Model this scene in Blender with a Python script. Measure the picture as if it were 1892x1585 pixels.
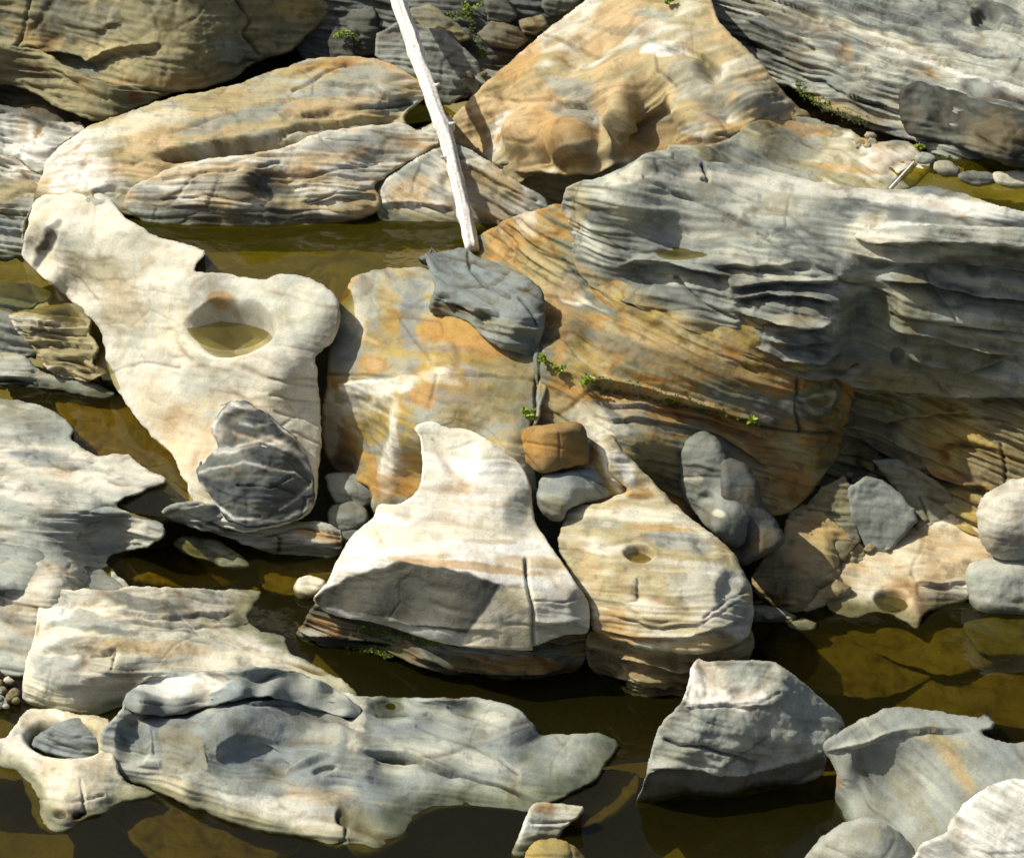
import bpy, math, random
import numpy as np
from mathutils import Vector
rad = math.radians
SC = bpy.context.scene
for _o in list(bpy.data.objects): bpy.data.objects.remove(_o)

# ------------------------------------------------------------------ camera, sky, sun, exposure
PXW, PXH = 1892., 1585.
DIST, PITCH, FPX = 22.0, rad(30), 4400.0
FW = np.array([0, math.cos(PITCH), -math.sin(PITCH)])
RT = np.array([1., 0, 0])
UP = np.array([0, math.sin(PITCH), math.cos(PITCH)])
CAM = np.array([0, 0, .8]) - FW*DIST
cd = bpy.data.cameras.new('camera'); cam = bpy.data.objects.new('camera', cd)
SC.collection.objects.link(cam); SC.camera = cam
cam.location = CAM; cam.rotation_euler = (rad(90)-PITCH, 0, 0)
cd.sensor_fit = 'HORIZONTAL'; cd.sensor_width = 36; cd.lens = 36*FPX/PXW
cd.clip_start = .5; cd.clip_end = 2000

SUN_EL, SUN_AZ = rad(50), rad(-82)        # azimuth from +Y, negative = left of the view
sdir = Vector((math.sin(SUN_AZ)*math.cos(SUN_EL), math.cos(SUN_AZ)*math.cos(SUN_EL), math.sin(SUN_EL)))
w = bpy.data.worlds.new('World'); SC.world = w; w.use_nodes = True
nt = w.node_tree; bg = nt.nodes['Background']
sky = nt.nodes.new('ShaderNodeTexSky'); sky.sky_type = 'NISHITA'; sky.sun_disc = False
sky.sun_elevation = SUN_EL; sky.sun_rotation = SUN_AZ
sky.dust_density = 4.0; sky.air_density = .8; sky.ozone_density = .6
nt.links.new(sky.outputs[0], bg.inputs[0]); bg.inputs[1].default_value = .092
sl = bpy.data.lights.new('sun', 'SUN'); sl.energy = 4.5; sl.angle = rad(.55); sl.color = (1, .965, .87)
so = bpy.data.objects.new('sun', sl); SC.collection.objects.link(so)
so.rotation_euler = sdir.to_track_quat('Z', 'Y').to_euler(); so.location = (-20, 10, 30)
vs = SC.view_settings; vs.view_transform = 'Standard'; vs.look = 'None'; vs.exposure = 0.24; vs.gamma = 1
vs.use_curve_mapping = False

# ------------------------------------------------------------------ helpers
def rays(u, v):
    u = np.asarray(u, float); v = np.asarray(v, float)
    return FW + ((u-PXW/2)/FPX)[..., None]*RT - ((v-PXH/2)/FPX)[..., None]*UP
def at(u, v, z):
    d = rays(u, v); return CAM + d*((z-CAM[2])/d[..., 2])[..., None]
def depth_z(u, v, z):
    d = rays(u, v); return (z-CAM[2])/d[..., 2]

def _h(i, j, k, s):
    n = (i*374761393 + j*668265263 + k*2147483647 + s*974634777) & 0xffffffff
    n = ((n ^ (n >> 13))*1274126177) & 0xffffffff
    return (n ^ (n >> 16)) & 0xffffffff
def noise(P, s=0):
    P = np.asarray(P, float); I = np.floor(P).astype(np.int64); f = P-I
    u = f*f*f*(f*(f*6-15)+10); out = 0.
    for a in (0, 1):
        for b in (0, 1):
            for c in (0, 1):
                h = _h(I[:, 0]+a, I[:, 1]+b, I[:, 2]+c, s)
                g = ((h & 1023)/511.5-1)*(f[:, 0]-a) + (((h >> 10) & 1023)/511.5-1)*(f[:, 1]-b) + (((h >> 20) & 1023)/511.5-1)*(f[:, 2]-c)
                out = out + g*np.where(a, u[:, 0], 1-u[:, 0])*np.where(b, u[:, 1], 1-u[:, 1])*np.where(c, u[:, 2], 1-u[:, 2])
    return out
def fbm(P, o=3, s=0, gain=.5):
    r = 0.; a = 1.
    for k in range(o):
        r = r + a*noise(P*(2.03**k)+k*17.3, s+k); a *= gain
    return r
def worley(P, s=0):
    I = np.floor(P).astype(np.int64); f1 = np.full(len(P), 9.); f2 = np.full(len(P), 9.); cid = np.zeros(len(P), np.int64)
    for a in (-1, 0, 1):
        for b in (-1, 0, 1):
            for c in (-1, 0, 1):
                X, Y, Z = I[:, 0]+a, I[:, 1]+b, I[:, 2]+c; h = _h(X, Y, Z, s)
                d = (X+(h & 1023)/1023.-P[:, 0])**2+(Y+((h >> 10) & 1023)/1023.-P[:, 1])**2+(Z+((h >> 20) & 1023)/1023.-P[:, 2])**2
                m = d < f1; f2 = np.where(m, f1, np.minimum(f2, d)); cid = np.where(m, h, cid); f1 = np.where(m, d, f1)
    return np.sqrt(f2)-np.sqrt(f1), (cid & 255)/127.5-1
def sst(a, b, x):
    t = np.clip((x-a)/(b-a), 0, 1); return t*t*(3-2*t)
def lin(c):
    c = np.asarray(c, float)/255.; return np.where(c <= .04045, c/12.92, ((c+.055)/1.055)**2.4)
PAL = {k: lin(c) for k, c in dict(
    W=(198,194,177), V=(221,219,208), T=(158,146,106), O=(164,126,64), P=(180,156,114), G=(136,140,130),
    D=(86,90,86), B=(118,126,124), K=(40,39,36), N=(104,90,60), Y=(158,136,70), M=(78,82,36), L=(168,169,154),
    E=(128,122,88), R=(130,94,56), C=(205,199,174), Q=(62,62,52), S=(102,105,94), Z=(54,61,63)).items()}

def chaikin(p, n):
    for _ in range(n):
        q = np.roll(p, -1, 0); a = p*.75+q*.25; b = p*.25+q*.75
        p = np.stack([a, b], 1).reshape(-1, 2)
    return p
def outline_pts(o, smooth, jit, seed):
    p = np.array(o, float).reshape(-1, 2)
    if smooth:
        a, b, c, d = np.roll(p, 1, 0), p, np.roll(p, -1, 0), np.roll(p, -2, 0); t = np.linspace(0, 1, 5)[:-1][None, :, None]
        a, b, c, d = (x[:, None, :] for x in (a, b, c, d))
        p = (.5*(2*b+.8*(c-a)*t+(1.6*a-4.4*b+3.6*c-.8*d)*t**2+(-.8*a+2.4*b-2.4*c+.8*d)*t**3)).reshape(-1, 2)
    q = np.roll(p, -1, 0); out = []
    for a, b in zip(p, q):
        n = max(1, int(np.hypot(*(b-a))/4))
        out.append(a+(b-a)*np.linspace(0, 1, n, endpoint=False)[:, None])
    p = np.concatenate(out); d = np.roll(p, -1, 0)-np.roll(p, 1, 0)
    d /= np.maximum(np.hypot(d[:, 0], d[:, 1]), 1e-6)[:, None]
    X = np.column_stack([p/22., np.full(len(p), seed*3.7)])
    return p + np.column_stack([d[:, 1], -d[:, 0]])*(fbm(X, 3, seed)*jit)[:, None]
def poly_sd(u, v, p):
    """signed distance (inside > 0) and nearest boundary point"""
    q = np.roll(p, -1, 0); U = u.ravel(); Vv = v.ravel(); n = len(U)
    best = np.full(n, 1e18); bx = np.zeros(n); by = np.zeros(n); ins = np.zeros(n, bool)
    for (ax, ay), (cx, cy) in zip(p, q):
        dx, dy = cx-ax, cy-ay; L = dx*dx+dy*dy+1e-9
        t = np.clip(((U-ax)*dx+(Vv-ay)*dy)/L, 0, 1); px = ax+t*dx; py = ay+t*dy
        d = (U-px)**2+(Vv-py)**2; m = d < best
        best[m] = d[m]; bx[m] = px[m]; by[m] = py[m]
        if ay != cy:
            ins ^= ((ay > Vv) != (cy > Vv)) & (U < (cx-ax)*(Vv-ay)/(cy-ay)+ax)
    sd = np.sqrt(best)*np.where(ins, 1, -1)
    return sd.reshape(u.shape), bx.reshape(u.shape), by.reshape(u.shape)

def grid_sd(u0, v0, h, nu, nv, p):
    q = np.roll(p, -1, 0); R = max(30., 3*h); best = np.full((nv, nu), R*R); bx = np.zeros((nv, nu)); by = np.zeros((nv, nu)); ins = np.zeros((nv, nu), bool)
    U = u0+np.arange(nu)*h; Vv = v0+np.arange(nv)*h; bx += U[None]; by += Vv[:, None]
    for (ax, ay), (cx, cy) in zip(p, q):
        j0 = max(0, int((min(ax, cx)-R-u0)/h)); j1 = min(nu, int((max(ax, cx)+R-u0)/h)+2); i0 = max(0, int((min(ay, cy)-R-v0)/h)); i1 = min(nv, int((max(ay, cy)+R-v0)/h)+2)
        dx, dy = cx-ax, cy-ay; L = dx*dx+dy*dy+1e-9; uu = U[None, j0:j1]; vv = Vv[i0:i1, None]
        t = np.clip(((uu-ax)*dx+(vv-ay)*dy)/L, 0, 1); px = ax+t*dx; py = ay+t*dy; d = (uu-px)**2+(vv-py)**2
        b = best[i0:i1, j0:j1]; m = d < b; b[m] = d[m]; bx[i0:i1, j0:j1][m] = px[m]; by[i0:i1, j0:j1][m] = py[m]
        if ay != cy:
            r = np.nonzero((ay > Vv) != (cy > Vv))[0]
            for i in r: ins[i] ^= U < (cx-ax)*(Vv[i]-ay)/(cy-ay)+ax
    return np.sqrt(best)*np.where(ins, 1, -1), bx, by
def pts_sd(u, v, p):
    sh = u.shape; u = u.ravel(); v = v.ravel(); o = np.full(u.shape, -9.)
    m = (u > p[:, 0].min()-8) & (u < p[:, 0].max()+8) & (v > p[:, 1].min()-8) & (v < p[:, 1].max()+8)
    if m.any(): o[m] = poly_sd(u[m], v[m], p)[0]
    return o.reshape(sh)

def solve(mask, gx, gy, w, it):
    mh = (mask[:, 1:] & mask[:, :-1]).astype(float); mv = (mask[1:] & mask[:-1]).astype(float)
    def A(x):
        r = np.zeros_like(x); e = (x[:, 1:]-x[:, :-1])*mh; r[:, 1:] += e; r[:, :-1] -= e
        e = (x[1:]-x[:-1])*mv; r[1:] += e; r[:-1] -= e; return r
    b = np.zeros_like(w); e = .5*(gx[:, 1:]+gx[:, :-1])*mh; b[:, 1:] += e; b[:, :-1] -= e
    e = .5*(gy[1:]+gy[:-1])*mv; b[1:] += e; b[:-1] -= e
    w = np.where(mask, w, 0.); r = b-A(w); p = r.copy(); rs = (r*r).sum(); r0 = rs
    for _ in range(it):
        Ap = A(p); d = (p*Ap).sum()
        if d <= 1e-30: break
        a = rs/d; w = w+a*p; r = r-a*Ap; n = (r*r).sum()
        if n < 1e-12*r0+1e-20: break
        p = r+(n/rs)*p; rs = n
    return w
PW = [2.]
def normal_field(u, v, N, faces=()):
    num = np.zeros(u.shape+(3,)); den = np.zeros(u.shape)
    for (a, b, p, r) in N:
        p, r = rad(p), rad(r)
        n = np.array([math.sin(r), -math.sin(p)*math.cos(r), math.cos(p)*math.cos(r)])
        wt = 1/((u-a)**2+(v-b)**2+120.)**PW[0]
        num += wt[..., None]*n; den += wt
    n = num/den[..., None]; n /= np.linalg.norm(n, axis=-1)[..., None]
    for (pl, p, r) in faces:
        p, r = rad(p), rad(r); f = np.array([math.sin(r), -math.sin(p)*math.cos(r), math.cos(p)*math.cos(r)])
        m = sst(-3, 3, pts_sd(u, v, pl))[..., None]; n = n*(1-m)+f*m
    return n/np.linalg.norm(n, axis=-1)[..., None]
def grads(u, v, N, h, faces=()):
    n = normal_field(u, v, N, faces); d = rays(u, v); nd = np.minimum((n*d).sum(-1), -.16)
    return (n @ RT)/FPX/nd*h, -(n @ UP)/FPX/nd*h

ROCKS = {}
def depth_of(key, u, v):
    k = ROCKS[key]; j = (u-k['u0'])/k['g']; i = (v-k['v0'])/k['g']
    i = int(np.clip(round(i), 0, k['t'].shape[0]-1)); j = int(np.clip(round(j), 0, k['t'].shape[1]-1))
    if not k['mask'][i, j]:
        ii, jj = np.nonzero(k['mask']); m = np.argmin((ii-i)**2+(jj-j)**2); i, j = ii[m], jj[m]
    return k['t'][i, j]

def link_mesh(name, V, F, mat, col=None, strat=None, parent=None, smooth=True, origin=None):
    me = bpy.data.meshes.new(name); V = np.asarray(V, float)
    o = np.array([(V[:, 0].min()+V[:, 0].max())/2, (V[:, 1].min()+V[:, 1].max())/2, V[:, 2].min()]) if origin is None else np.asarray(origin, float)
    X = V-o
    quads = [f for f in F] if isinstance(F, list) else None
    if quads is not None:
        me.from_pydata([tuple(x) for x in X], [], quads)
    else:
        n = len(F); k = F.shape[1]
        me.vertices.add(len(X)); me.vertices.foreach_set('co', X.astype(np.float32).ravel())
        me.loops.add(n*k); me.loops.foreach_set('vertex_index', F.astype(np.int32).ravel())
        me.polygons.add(n); me.polygons.foreach_set('loop_start', np.arange(0, n*k, k, dtype=np.int32))
        me.update(calc_edges=True)
    if smooth: me.polygons.foreach_set('use_smooth', np.ones(len(me.polygons), bool))
    if col is not None:
        a = me.attributes.new('Col', 'FLOAT_COLOR', 'POINT')
        a.data.foreach_set('color', np.column_stack([col, np.ones(len(col))]).astype(np.float32).ravel())
    if strat is not None:
        a = me.attributes.new('strat', 'FLOAT_VECTOR', 'POINT'); a.data.foreach_set('vector', strat.astype(np.float32).ravel())
    me.materials.append(mat); me.update()
    ob = bpy.data.objects.new(name, me); SC.collection.objects.link(ob)
    ob.location = o
    if parent is not None:
        ob.parent = parent; ob.location = Vector(o)-parent.location
    return ob

def seg_dist(u, v, pts):
    best = np.full(u.shape, 1e9)
    for (ax, ay), (cx, cy) in zip(pts[:-1], pts[1:]):
        dx, dy = cx-ax, cy-ay; t = np.clip(((u-ax)*dx+(v-ay)*dy)/(dx*dx+dy*dy+1e-9), 0, 1)
        best = np.minimum(best, np.hypot(u-ax-t*dx, v-ay-t*dy))
    return best
_seed = [1]
def rock(key, name, label, cat, out, nrm, anc, pal='GL', bed=(.15, .45, .9), st=1., dabs=(), bumps=(), cracks=(), ledges=(),
         rnd=6, T=None, parent=None, nz=1., g=3., wl=None, wet=.34, smooth=1, jit=4.5, sf=5., grp=None, sa=1., kind=None, round_k=1., plab=None, sharp=2., seamk=1., fx=.32, faces=(), veins=(), bandk=None, jk=.6):
    FC = [(outline_pts(f[4:], 0, 5., 900+i), f[0], f[1]) for i, f in enumerate(faces)]
    PW[0] = sharp; g = g*.9
    _seed[0] += 1; sd_ = _seed[0]
    poly = outline_pts(out, smooth, jit, sd_)
    u0, v0 = poly.min(0)-2*g; u1, v1 = poly.max(0)+2*g
    N = [tuple(nrm[i:i+4]) for i in range(0, len(nrm), 4)]
    prev = None
    for lev in (4, 2, 1):
        h = g*lev
        nu = int((u1-u0)/h)+2; nv = int((v1-v0)/h)+2
        u, v = np.meshgrid(u0+np.arange(nu)*h, v0+np.arange(nv)*h)
        if lev == 1:
            sdist, bx, by = grid_sd(u0, v0, h, nu, nv, poly); mask = sdist > -g*.75
        else:
            # cheap inclusion: distance test on the coarse grid
            sdist, bx, by = grid_sd(u0, v0, h, nu, nv, poly); mask = sdist > -h
        gx, gy = grads(u, v, N, h, FC)
        w0 = np.zeros_like(u)
        if prev is not None:
            pw, ph = prev; fi = np.clip((v-v0)/ph, 0, pw.shape[0]-1.001); fj = np.clip((u-u0)/ph, 0, pw.shape[1]-1.001)
            i = fi.astype(int); j = fj.astype(int); a = fi-i; b = fj-j
            w0 = pw[i, j]*(1-a)*(1-b)+pw[i+1, j]*a*(1-b)+pw[i, j+1]*(1-a)*b+pw[i+1, j+1]*a*b
        ws = solve(mask, gx, gy, w0, {4: 400, 2: 120, 1: 60}[lev])
        if lev > 1:
            f = ws.copy(); m = mask.copy()
            for _ in range(6):
                s_ = np.zeros_like(f); c_ = np.zeros_like(f)
                for ax in (0, 1):
                    for sh in (1, -1):
                        s_ += np.roll(np.where(m, f, 0), sh, ax); c_ += np.roll(m, sh, ax)
                fill = (~m) & (c_ > 0); f[fill] = s_[fill]/c_[fill]; m = m | fill
            prev = (f, h)
    t = np.exp(-ws)
    # anchors: fit residual
    ax_, res = [], []
    for (a, b, z) in anc:
        i = int(np.clip(round((b-v0)/g), 0, nv-1)); j = int(np.clip(round((a-u0)/g), 0, nu-1))
        if not mask[i, j]:
            ii, jj = np.nonzero(mask); m = np.argmin((ii-i)**2+(jj-j)**2); i, j = ii[m], jj[m]
        if isinstance(z, str):
            kk, off = z.replace('-', '+-').split('+'); tt = depth_of(kk, a, b)-float(off)/100
        else: tt = float(depth_z(np.array(a), np.array(b), z/100.))
        ax_.append((a, b)); res.append(-math.log(tt)-ws[i, j])
    res = np.array(res); ij = [(int(np.clip(round((b-v0)/g), 0, nv-1)), int(np.clip(round((a-u0)/g), 0, nu-1))) for a, b in ax_]
    for rep in range(5):
        num = np.zeros_like(u); den = np.zeros_like(u)
        for (a, b), r in zip(ax_, res):
            wt = 1/((u-a)**2+(v-b)**2+700.)**1.25; num += wt*r; den += wt
        f = num/den; ws = ws+f; res = res-np.array([f[i, j] for i, j in ij])
    t = np.exp(-ws)
    ROCKS[key] = dict(u0=u0, v0=v0, g=g, t=t, mask=mask)
    # snap outside verts on to the outline, round the rim away from the viewer
    us = np.where(sdist < 0, bx, u); vv = np.where(sdist < 0, by, v); dd = np.maximum(sdist, 0)
    if rnd > 0:
        x = np.clip(1-dd/rnd, 0, 1); t = t+(1-np.sqrt(np.maximum(1-x*x, 0)))*rnd*t/FPX*1.3*round_k
    # faces
    fm = mask[:-1, :-1] & mask[1:, :-1] & mask[1:, 1:] & mask[:-1, 1:]
    idx = -np.ones(mask.shape, int); used = np.zeros(mask.shape, bool)
    used[:-1, :-1] |= fm; used[1:, :-1] |= fm; used[1:, 1:] |= fm; used[:-1, 1:] |= fm
    idx[used] = np.arange(used.sum())
    Q = np.stack([idx[:-1, :-1][fm], idx[1:, :-1][fm], idx[1:, 1:][fm], idx[:-1, 1:][fm]], 1)
    uu, vw, tt, dd = us[used], vv[used], t[used], dd[used]
    P = CAM+rays(uu, vw)*tt[:, None]
    def vnorm(P):
        n = np.cross(P[Q[:, 2]]-P[Q[:, 0]], P[Q[:, 3]]-P[Q[:, 1]])
        vn = np.zeros_like(P)
        for k in range(4):
            for c in range(3): vn[:, c] += np.bincount(Q[:, k], n[:, c], len(P))
        vn /= np.maximum(np.linalg.norm(vn, axis=1), 1e-12)[:, None]
        return vn
    vn = vnorm(P)
    # bedding coordinates
    nb = np.array(bed, float); nb /= np.linalg.norm(nb)
    e1 = np.cross(nb, [0, 1, .2]); e1 /= np.linalg.norm(e1); e2 = np.cross(nb, e1)
    wpn = fbm(P*.9+sd_*5.1, 2, 40)
    hb = P @ nb + .08*wpn + .035*noise(P*2.3+sd_, 41)
    S = np.column_stack([(P @ e1)*.8, (P @ e2)*.8, hb*sf])
    # feature space: pixel position with an organic wobble
    wu = uu+6*noise(P*5+3.3, 5)+1.*noise(P*17, 6); wv = vw+6*noise(P*5+9.1, 7)+1.*noise(P*17+4, 8)
    mpp = tt/FPX    # metres per pixel here
    disp = np.zeros(len(P)); fmask = np.zeros(len(P))
    for fc, f in zip(FC, faces):
        if f[2]: fmask = np.maximum(fmask, sst(-2.5, 2.5, pts_sd(wu, wv, fc[0])))
    for b in bumps:
        a, c, ru, rv, ang, hgt = b[:6]; sh = b[6] if len(b) > 6 else 0
        ca, sa_ = math.cos(rad(ang)), math.sin(rad(ang)); du, dv = wu-a, wv-c
        q = np.hypot((du*ca+dv*sa_)/ru, (-du*sa_+dv*ca)/rv)
        disp += hgt/100*(sst(1.15, .62, q) if sh else sst(1.25, 0, q))
    crk = np.zeros(len(P))
    for c in cracks:
        wd, dp = c[0], c[1]; pts = np.array(c[2:], float).reshape(-1, 2)
        q = seg_dist(wu, wv, pts)/wd
        k = np.exp(-q*q*1.2)*(.55+.45*sst(-.25, .25, noise(P*5, 77))); disp -= dp/100*k; crk = np.maximum(crk, k*min(1, dp/4.))
    for l in ledges:
        hgt, ext = l[0], l[1]; pts = np.array(l[2:], float).reshape(-1, 2)
        q = wv-np.interp(wu, pts[:, 0], pts[:, 1]); L = pts[-1, 0]-pts[0, 0]
        fade = sst(pts[0, 0]-.02*L, pts[0, 0]+.12*L, wu)*sst(pts[-1, 0]+.02*L, pts[-1, 0]-.12*L, wu) if pts[-1, 0] < 1880 else sst(pts[0, 0]-.02*L, pts[0, 0]+.12*L, wu)
        if pts[0, 0] <= 5: fade = sst(pts[-1, 0]+.02*L, pts[-1, 0]-.12*L, wu)
        disp += hgt/100*fade*(-sst(-1.5, 2.5, q)*np.exp(-np.maximum(q, 0)/ext)+.35*sst(-12, -1, q)*sst(2, 0, q))
    # strata relief + roughness
    lay = noise(np.column_stack([S[:, 0]*1.1, S[:, 1]*1.1, hb*sf*2.2+sd_]), 11)
    lay = np.tanh(lay*3.)*.5+.5*np.tanh(5*noise(np.column_stack([S[:, 0]*1.6, S[:, 1]*1.6, hb*sf*5+sd_]), 12))
    patch = sst(-.35, .35, noise(P*1.7+sd_, 13))
    expo = 1-np.abs(vn @ nb); disp += .0095*st**1.5*(1-.9*fmask)*lay*(.10+.35*patch+1.5*sst(.12, .6, expo))
    n_a = noise(S*np.array([1.1, 1.1, .55])+sd_*.7+.25*wpn[:, None], 51); n_b = noise(S*np.array([1.9, 1.9, 1.2])+sd_*1.9, 52)
    g_a = np.abs(n_a)/.035; g_b = np.abs(n_b)/.06
    seam = np.exp(-g_a*g_a)*sst(-.1, .25, noise(P*1.9+sd_*3.1, 53))*min(1.6, .5+.5*st)
    seam2 = np.exp(-g_b*g_b)*sst(-.05, .3, noise(P*2.7+sd_*1.1, 54))*min(1.4, .4+.5*st)
    n_c = noise(S*np.array([2.6, 2.6, 2.3])+sd_*2.7, 55); g_c = np.abs(n_c)/.07
    seam3 = np.exp(-g_c*g_c)*sst(0., .3, noise(P*3.3+sd_*.7, 56))*min(1.5, .25+.55*st)
    disp -= seamk*(.018*seam+.009*seam2+.005*seam3)
    if jk > 0:
        q = np.column_stack([P @ e1, P @ e2, hb*1.9])*1.15+.16*np.column_stack([noise(P*2.2, 81), noise(P*2.2+5, 82), noise(P*2.2+11, 83)])+sd_*2.3
        ew, cv = worley(q, 7); jm = sst(-.12, .22, noise(P*1.2+sd_*6, 84))
        jc = np.exp(-(ew/.022)**2)*jm; disp += jk*(-.016*jc+.014*cv*sst(0, .06, ew)*jm)
    else: jc = np.zeros(len(P))
    # broken-face texture: little facets
    if fx > 0:
        q = P*3.2+.35*np.column_stack([noise(P*3, 61), noise(P*3+7, 62), noise(P*3+13, 63)])
        f1 = np.abs(noise(q, 64))+.5*np.abs(noise(q*2.1+3, 65))+.25*np.abs(noise(q*4.3+9, 66)); disp += fx*.05*(f1-.3)
    disp += nz*(.024*noise(P*2.1+sd_, 14)+.008*fbm(P*7, 2, 15)+.003*fbm(P*22, 2, 18))
    edge = sst(0, 9, dd)
    P = P+vn*(disp*(.15+.85*edge))[:, None]
    # colour
    k = len(pal)
    s1 = fbm(S*np.array([1.2, 1.2, 1.])+sd_*1.3, 3, 21, .6); s2 = fbm(P*1.3+sd_, 3, 23)
    x = np.clip(.5+sa*.46*s1+.55*s2, 0, .9999)*(k-1); i = np.minimum(x.astype(int), k-2) if k > 1 else np.zeros(len(x), int)
    PA = np.array([PAL[c] for c in pal]); f = (x-i)[:, None]
    col = PA[i]*(1-f)+PA[np.minimum(i+1, k-1)]*f
    ed = fbm(S*np.array([2.2, 2.2, .9])+2.2, 3, 31, .6)*.5+fbm(P*9, 2, 33)*.3
    for d in dabs:
        a, c, ru, rv, ang, ck = d[:6]; al = d[6] if len(d) > 6 else .8
        ca, sa_ = math.cos(rad(ang)), math.sin(rad(ang)); du, dv = wu-a, wv-c
        q = np.hypot((du*ca+dv*sa_)/ru, (-du*sa_+dv*ca)/rv)+ed
        m = (sst(1.18, .72, q)*al)[:, None]
        col = col*(1-m)+PAL[ck]*m
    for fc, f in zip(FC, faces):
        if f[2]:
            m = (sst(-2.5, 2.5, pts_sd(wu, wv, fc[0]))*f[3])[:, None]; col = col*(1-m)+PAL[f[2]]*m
    for d in veins:
        q = seg_dist(wu+9*ed, wv+6*ed, np.array(d[3:], float).reshape(-1, 2))/d[0]; m = (np.exp(-q**2*1.5)*d[2]*(.4+.6*sst(-.3, .2, ed)))[:, None]
        col = col*(1-m)+PAL[d[1]]*m
    fs = noise(S*np.array([2.5, 2.5, 4.])+7, 35); col = col*(1+.11*fs*sa)[:, None]
    col = col*(1-seamk*(.42*np.minimum(seam, 1)[:, None]*np.array([.8, 1, 1.2])+.30*np.minimum(seam2, 1)[:, None]*np.array([.7, 1, 1.3])+.26*np.minimum(seam3, 1)[:, None]*np.array([.7, 1, 1.3])))
    col = col*(1-min(1, jk)*.45*jc)[:, None]
    stain = sst(.18, .5, fbm(P*2.6+sd_*2, 3, 36)); col = col*(1-stain[:, None]*np.array([.16, .20, .28]))
    grime = sst(.12, .5, fbm(P*5.5+sd_*1.7, 4, 38, .65)); col = col*(1-.30*grime*min(1.3, st))[:, None]
    col = col*(1-.45*crk)[:, None]
    if wl is not None:
        hz = P[:, 2]-wl/100; k = sst(.10, .025, hz+.05*noise(P*4, 37))
        col = col*(1-(1-wet)*k)[:, None]*(1-k[:, None]*np.array([.05, .0, .25]))
    col = np.clip(col, .012, .85)
    # the hidden back: rings pushed away along the line of sight and drawn in
    e = np.concatenate([Q[:, [0, 1]], Q[:, [1, 2]], Q[:, [2, 3]], Q[:, [3, 0]]])
    key2 = np.sort(e, 1); kk = key2[:, 0]*(len(P)+1)+key2[:, 1]
    _, inv, cnt = np.unique(kk, return_inverse=True, return_counts=True)
    be = e[cnt[inv] == 1]
    bv = np.unique(be); mp = -np.ones(len(P), int); mp[bv] = np.arange(len(bv))
    size = math.sqrt(max((np.ptp(uu))*(np.ptp(vw)), 1))*mpp.mean()
    T = T if T is not None else min(1.2, max(.08, .4*size))
    ctr = P[bv].mean(0); Vs = [P]; Fs = [Q]; base = bv; n0 = len(P); cols = [col]; Ss = [S]; PB = P[bv]
    rd = rays(uu[bv], vw[bv]); rd /= np.linalg.norm(rd, axis=1)[:, None]
    acc = np.zeros_like(P); cn = np.zeros(len(P))
    for k in range(4):
        o = P[Q].mean(1)
        for c in range(3): acc[:, c] += np.bincount(Q[:, k], o[:, c], len(P))
        cn += np.bincount(Q[:, k], minlength=len(P))
    c0 = (acc/np.maximum(cn, 1)[:, None])[bv]-PB; c0 -= rd*(c0*rd).sum(1)[:, None]
    c0 *= (min(.12, .12*size)/np.maximum(np.linalg.norm(c0, axis=1), 1e-5))[:, None]
    for fr, shr in ((.3, .25), (.7, .6), (1., 1.)):
        X = PB+rd*(T*fr)+c0*shr; Vs.append(X); cols.append(col[bv]*.9); Ss.append(S[bv])
        nb_ = n0+np.arange(len(bv))
        a, b = be[:, 0], be[:, 1]
        Fs.append(np.stack([base[mp[b]], base[mp[a]], nb_[mp[a]], nb_[mp[b]]], 1))
        base = nb_; n0 += len(bv)
    Vs.append((ctr+rd.mean(0)*T*1.05)[None]); cols.append(col.mean(0)[None]); Ss.append(S.mean(0)[None])
    a, b = be[:, 0], be[:, 1]
    Fs = np.concatenate(Fs); tri = np.stack([base[mp[b]], base[mp[a]], np.full(len(a), n0)], 1)
    tri4 = np.column_stack([tri, tri[:, 2]])
    V = np.concatenate(Vs)
    band = np.full(len(V), .2); bk = bandk if bandk is not None else min(1., .34*st)
    band[:len(P)] = np.clip(bk*(.25+1.1*sst(-.3, .35, noise(P*1.1+sd_*4, 71))+.35*noise(P*4, 72)), 0, 1)*(1-.85*fmask)
    ob = mesh_mixed(name, V, Fs, tri, M_ROCK, np.concatenate(cols), np.concatenate(Ss), parent, band)
    if parent is None:
        if kind: ob['kind'] = kind
        if label: ob['label'] = label
        if cat: ob['category'] = cat
        if grp: ob['group'] = grp
    elif plab: ob['label'] = plab
    ROCKS[key]['P'] = P; ROCKS[key]['uv'] = (uu, vw); ROCKS[key]['ob'] = ob; ROCKS[key]['n'] = vn
    return ob
def mesh_mixed(name, V, Q, Tr, mat, col, strat, parent, band):
    me = bpy.data.meshes.new(name)
    o = np.array([(V[:, 0].min()+V[:, 0].max())/2, (V[:, 1].min()+V[:, 1].max())/2, V[:, 2].min()])
    nq, nt_ = len(Q), len(Tr)
    me.vertices.add(len(V)); me.vertices.foreach_set('co', (V-o).astype(np.float32).ravel())
    me.loops.add(nq*4+nt_*3); me.loops.foreach_set('vertex_index', np.concatenate([Q.ravel(), Tr.ravel()]).astype(np.int32))
    me.polygons.add(nq+nt_)
    me.polygons.foreach_set('loop_start', np.concatenate([np.arange(nq)*4, nq*4+np.arange(nt_)*3]).astype(np.int32))
    me.update(calc_edges=True)
    me.polygons.foreach_set('use_smooth', np.ones(nq+nt_, bool))
    a = me.attributes.new('Col', 'FLOAT_COLOR', 'POINT')
    a.data.foreach_set('color', np.column_stack([col, band]).astype(np.float32).ravel())
    a = me.attributes.new('strat', 'FLOAT_VECTOR', 'POINT'); a.data.foreach_set('vector', strat.astype(np.float32).ravel())
    me.materials.append(mat); me.update()
    ob = bpy.data.objects.new(name, me); SC.collection.objects.link(ob); ob.location = o
    if parent is not None: ob.parent = parent; ob.location = Vector(o)-parent.location
    return ob
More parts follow.
